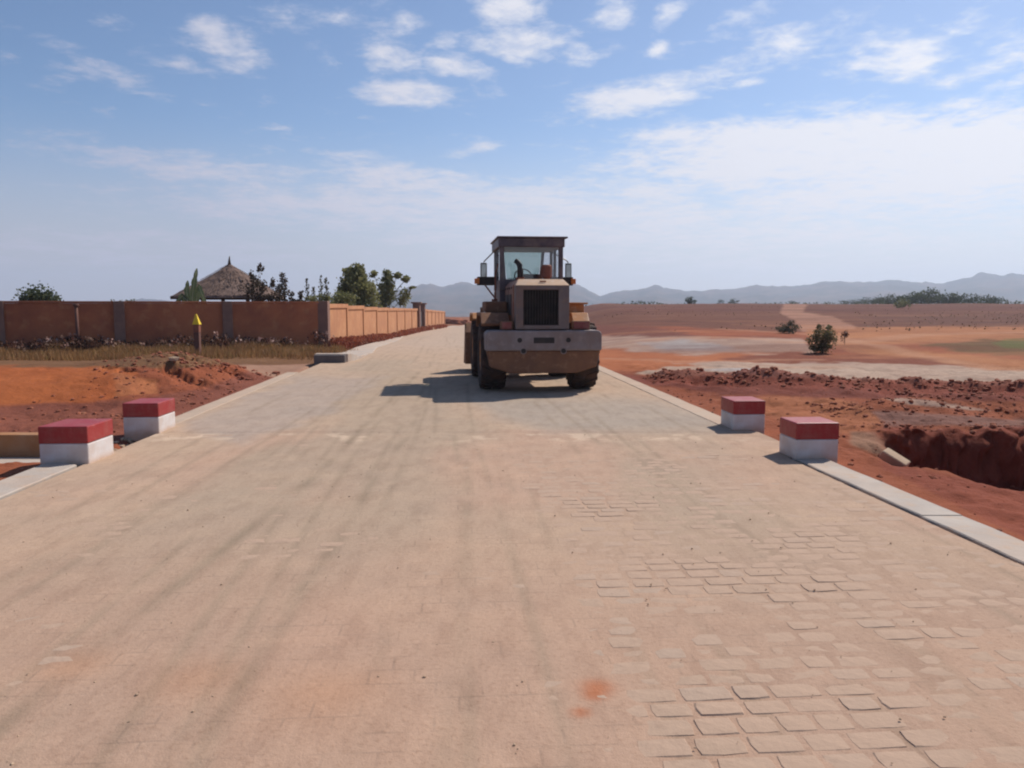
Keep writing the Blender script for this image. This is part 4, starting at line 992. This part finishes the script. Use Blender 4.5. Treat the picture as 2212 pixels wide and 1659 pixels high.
# hood
M['hood_side'] = surf('hood_side', (.24,.10,.055), (.20,.08,.05), (.26,.14,.09), sc=2, rough=.6, dirt=(.22,.13,.09), dsc=2.2, damt=.5)  # hood paint darkened: shade of its left side put into the colour
B('engine_hood', 'hood_side', MB().prism([(-.56,1.18),(.50,1.18),(.49,2.02),(.40,2.12),(-.46,2.12),(-.55,2.02)], 'y', .30, 1.86), bevel=.02)
B('hood_rear_frame', 'hoodgrey', MB().box((-.53,.06,1.20),(-.385,.30,2.005)).box((.275,.06,1.20),(.475,.30,2.005)).box((-.3845,.06,1.20),(.2745,.30,1.275)).box((-.3845,.06,1.93),(.2745,.30,2.005)), bevel=.006)
B('hood_rear_cap', 'cream', MB().add([(-.535,.05,2.008),(.48,.05,2.008),(.40,.29,2.13),(-.46,.29,2.13),(-.535,.32,2.008),(.48,.32,2.008),(.40,.34,2.13),(-.46,.34,2.13)],
   [(0,1,2,3),(5,4,7,6),(3,2,6,7),(4,0,3,7),(1,5,6,2),(4,5,1,0)]), bevel=.015)
B('maker_plate', 'rust', MB().box((-.07,.155,2.072),(.05,.165,2.098), Matrix.Translation((0,0,0))), bevel=0)
gr = B('grille', 'black', MB().box((-.384,.16,1.28),(.274,.26,1.925)), bevel=0)
mb = MB()
for k in range(13): x = -.36+k*.052; mb.box((x,.10,1.285),(x+.012,.155,1.92))
for k in range(3): z = 1.42+k*.17; mb.box((-.38,.118,z),(.27,.13,z+.012))
B('grille_bars', 'black', mb, gr, 0)
for k in range(2): B('side_vent', 'black', MB().box((-.568,.55+k*.62,1.45),(-.557,1.0+k*.62,1.85)), bevel=0)
# exhaust and pre-cleaner
B('exhaust_pipe', 'black', MB().tube([(-.30,1.3,2.11),(-.30,1.3,2.34),(-.31,1.3,2.43),(-.35,1.32,2.50),(-.40,1.34,2.53)], [.062,.062,.060,.055,.05], 12), smooth=True, bevel=0)
B('exhaust_collar', 'rust', MB().tube([(-.30,1.3,2.11),(-.30,1.3,2.20)], .085, 14), bevel=0)
B('air_precleaner', 'rust', MB().tube([(.23,1.3,2.11),(.23,1.3,2.18),(.23,1.3,2.20),(.23,1.3,2.42),(.23,1.3,2.45)], [.07,.07,.105,.105,.08], 16), smooth=False, bevel=.01)
# cab
CB = B('cab', 'cabgrey', MB().box((-.66,1.90,1.18),(.66,3.35,1.95)).box((-.66,1.90,1.9505),(-.40,2.6,2.17)).box((.40,1.90,1.9505),(.66,2.6,2.17)), bevel=.015, label='dark grey cab with open sky showing through its windows')
B('cab_roof', 'cabgrey', MB().box((-.69,1.84,2.84),(.69,3.55,3.02)).box((-.72,1.80,3.021),(.75,3.62,3.055)), CB, .012)
B('rear_wall', 'cabgrey', MB().box((-.66,1.86,1.97),(.66,1.898,2.175)), CB, 0)
def post(a, b, r, par=CB):
    a = Vector(a); b = Vector(b); mb = MB(); mb.add([a+Vector((-r,-r,0)),a+Vector((r,-r,0)),a+Vector((r,r,0)),a+Vector((-r,r,0)),b+Vector((-r,-r,0)),b+Vector((r,-r,0)),b+Vector((r,r,0)),b+Vector((-r,r,0))], [(3,2,1,0),(4,5,6,7),(0,1,5,4),(1,2,6,5),(2,3,7,6),(3,0,4,7)])
    return B('cab_post', 'cabgrey', mb, par, .006)
post((-.615,1.91,1.96),(-.615,1.91,2.838),.045); post((.615,1.91,1.96),(.615,1.91,2.838),.045)
post((-.63,2.78,1.96),(-.63,2.78,2.838),.03); post((.63,2.78,1.96),(.63,2.78,2.838),.03)
post((-.36,3.42,1.60),(-.46,3.42,2.838),.032); post((.36,3.42,1.60),(.46,3.42,2.838),.032)
post((-.63,3.30,1.96),(-.63,3.30,2.838),.03); post((.63,3.30,1.96),(.63,3.30,2.838),.03)
def pane(vs, m): 
    o = MB().add(vs, [(0,1,2,3)]).build('window', M[m], CB); s_ = o.modifiers.new('s', 'SOLIDIFY'); s_.thickness = .006
pane([(-.33,3.44,1.96),(.33,3.44,1.96),(.43,3.44,2.84),(-.43,3.44,2.84)], 'glass_green')
pane([(-.39,3.43,1.96),(-.49,3.43,2.84),(-.61,3.33,2.84),(-.61,3.33,1.96)], 'glass')
pane([(.39,3.43,1.96),(.49,3.43,2.84),(.61,3.33,2.84),(.61,3.33,1.96)], 'glass')
for s in (-1, 1):
    pane([(s*.645,1.96,1.97),(s*.645,2.74,1.97),(s*.645,2.74,2.84),(s*.645,1.96,2.84)], 'glass')
    pane([(s*.645,2.82,1.97),(s*.645,3.26,1.97),(s*.645,3.26,2.84),(s*.645,2.82,2.84)], 'glass')
pane([(-.56,1.905,2.18),(.56,1.905,2.18),(.56,1.905,2.84),(-.56,1.905,2.84)], 'glass')
B('dashboard', 'black', MB().box((-.35,3.1,1.95),(.30,3.34,2.22)), CB, .02)
mb = MB(); ring = [(-.05+.19*math.cos(t*math.pi/8), 2.92+.10*math.sin(t*math.pi/8), 2.28+.16*math.sin(t*math.pi/8)) for t in range(17)]
B('steering_wheel', 'black', mb.tube(ring, .014, 6, False).tube([(-.05,3.15,2.12),(-.05,2.92,2.28)], .025, 8), CB, 0, True)
st_ = B('seat', 'black', MB().box((-.24,2.30,1.955),(.24,2.75,2.05)).box((-.23,2.20,2.05),(.23,2.30,2.30)), CB, .03)
B('control_box', 'cabgrey', MB().box((.40,2.72,1.955),(.58,3.0,2.44)), CB, .02)
# mirrors
for s, x in ((-1, -.88), (1, 1.06)):
    mr_ = B('mirror', 'black', MB().box((x-.075,3.48,2.22),(x+.075,3.52,2.60)), bevel=.025)
    B('mirror_face', 'mirror', MB().box((x-.055,3.474,2.25),(x+.055,3.4795,2.57)), mr_, 0)
    B('mirror_arm', 'steel', MB().tube([(s*.66,3.4,2.84),(x-s*.04,3.5,2.66),(x,3.5,2.61)], .014, 6), mr_, 0, True)
# front lamp brackets with orange indicators
for s in (-1, 1):
    lb = B('lamp_bracket', 'black', MB().box((s*.66 if s > 0 else -1.04, 3.25, 2.09),(1.13 if s > 0 else -.66, 3.42, 2.28)), bevel=.015)
    x0 = 1.13 if s > 0 else -1.05; B('indicator', 'lamp_orange', MB().box((x0-.055,3.20,2.12),(x0+.055,3.249,2.24)), lb, .012)
    B('bracket_stay', 'rust', MB().tube([(s*.86,3.33,2.09),(s*.64,3.1,1.78)], .018, 6), lb, 0, True)
# fenders, tank, tail lamps
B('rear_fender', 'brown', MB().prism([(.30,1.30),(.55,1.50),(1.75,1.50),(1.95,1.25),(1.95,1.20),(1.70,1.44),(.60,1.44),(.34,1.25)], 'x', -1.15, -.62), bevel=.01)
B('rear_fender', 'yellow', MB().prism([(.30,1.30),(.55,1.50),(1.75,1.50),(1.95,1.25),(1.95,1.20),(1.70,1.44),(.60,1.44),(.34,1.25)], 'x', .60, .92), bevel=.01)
B('fuel_tank', 'brown', MB().box((-1.02,1.15,1.505),(-.58,2.0,1.72)), bevel=.03)
B('battery_box', 'yellow', MB().box((.55,.9,1.505),(.92,1.6,1.66)).box((.52,.86,1.661),(.99,1.64,1.70)), bevel=.01)
for s, x0, x1 in ((-1,-.80,-.58),(1,.55,.88)):
    tl = B('tail_lamp_box', 'brown', MB().box((x0,.12,1.185),(x1,.34,1.35)), bevel=.012)
    B('tail_lamp', 'lamp_red', MB().box((x0+.02,.10,1.205),(x1-.02,.1195,1.33)), tl, .008)
B('step', 'brown', MB().box((-1.0,2.45,.55),(-.68,2.9,.60)).box((-1.0,2.45,.90),(-.68,2.9,.95)).box((-1.0,2.40,.5),(-.96,2.44,1.6)).box((-1.0,2.91,.5),(-.96,2.95,1.6)), bevel=.006)
B('front_fender', 'yellow', MB().prism([(3.0,1.35),(3.2,1.47),(4.3,1.47),(4.45,1.3),(4.45,1.26),(4.28,1.42),(3.2,1.42),(3.02,1.31)], 'x', -1.16, -.66), bevel=.01)
B('front_fender', 'yellow', MB().prism([(3.0,1.35),(3.2,1.47),(4.3,1.47),(4.45,1.3),(4.45,1.26),(4.28,1.42),(3.2,1.42),(3.02,1.31)], 'x', .66, 1.16), bevel=.01)
B('handrail', 'rust', MB().tube([(-.70,2.0,1.3),(-.74,2.0,1.6),(-.74,2.0,2.3),(-.68,2.0,2.5)], .014, 6), bevel=0, smooth=True)
B('fuel_cap', 'rust', MB().tube([(-.80,1.5,1.72),(-.80,1.5,1.77)], .06, 12), bevel=0)
B('hose', 'black', MB().tube([(-.40,.5,1.16),(-.52,.42,1.22),(-.60,.55,1.24),(-.62,.9,1.2)], .022, 6), bevel=0, smooth=True)
for k in range(4): B('hood_latch', 'black', MB().box((-.575,.42+k*.4,1.95),(-.558,.47+k*.4,1.99)), bevel=0)
B('hood_seam', 'black', MB().box((-.5595,1.08,1.2),(-.555,1.09,2.0)), bevel=0)
# wheels
def wheel(x, y, s):
    mb = MB(); Rr = .66; hw_ = .245
    mb.lathe_x([(-hw_*.86,.34),(-hw_,.42),(-hw_,.56),(-hw_*.86,.615),(-hw_*.5,.635),(hw_*.5,.635),(hw_*.86,.615),(hw_,.56),(hw_,.42),(hw_*.86,.34)], (0,0,0), 48)
    nl = 20
    for k in range(nl):
        for sd in (-1, 1):
            t0 = 2*math.pi*(k+(.5 if sd > 0 else 0))/nl
            vs = []
            for (xx, dt, r0, r1) in ((sd*.015, .16, .630, Rr), (sd*.15, .06, .630, Rr), (sd*hw_*.98, 0, .575, .635), (sd*hw_*1.015, 0, .50, .53)):
                for (tt, rr) in ((-.055, r0-.01), (.055, r0-.01), (.045, r1), (-.045, r1)):
                    a = t0+dt+tt; vs.append((xx, rr*math.cos(a), rr*math.sin(a)))
            fs = []
            for i in range(3): fs += [(i*4+j, i*4+(j+1) % 4, i*4+4+(j+1) % 4, i*4+4+j) for j in range(4)]
            fs += [(0,1,2,3),(15,14,13,12)]; mb.add(vs, fs)
    o = mb.build('wheel', M['rubber'], LD); o.location = (x, y, Rr); recalc(o)
    rm = MB(); rm.lathe_x([(s*.20,.34),(s*.17,.33),(s*.08,.30),(s*.06,.16),(s*.12,.15),(s*.12,0.001)], (0,0,0), 28)
    rm.lathe_x([(-.22,.34),(-.18,.32),(.18,.32),(.22,.34)], (0,0,0), 28)
    r_ = rm.build('rim', M['yellow'], o, smooth=False); recalc(r_)
for x in (-.90, .89):
    wheel(x, 1.0, math.copysign(1, x)); wheel(x, 3.75, math.copysign(1, x))
# lift arms and bucket
for s in (-1, 1):
    B('lift_arm', 'yellow', MB().prism([(3.55,1.72),(3.75,1.78),(4.7,1.05),(5.15,.42),(5.05,.28),(4.85,.34),(4.5,.80),(3.55,1.45)], 'x', s*.46-.05, s*.46+.05), bevel=.015)
    B('lift_cylinder', 'steel', MB().tube([(s*.30,3.5,.8),(s*.38,4.6,.72)], .055, 10), bevel=0, smooth=True)
B('tilt_linkage', 'yellow', MB().box((-.07,3.7,1.55),(.07,4.7,1.72)).box((-.05,4.55,.6),(.05,4.7,1.7)), bevel=.01)
bk = B('bucket', 'brown', MB().prism([(5.0,.20),(6.05,.16),(6.07,.19),(5.15,.26),(5.02,.42),(5.06,.95),(5.30,1.18),(5.27,1.21),(5.0,.98),(4.94,.45)], 'x', -1.21, 1.21), bevel=.008)
for s in (-1, 1):
    B('bucket_side', 'brown', MB().prism([(5.0,.20),(6.05,.16),(5.75,.50),(5.30,1.20),(5.0,.98),(4.94,.45)], 'x', s*1.2225-.012, s*1.2225+.012), bk, .003)
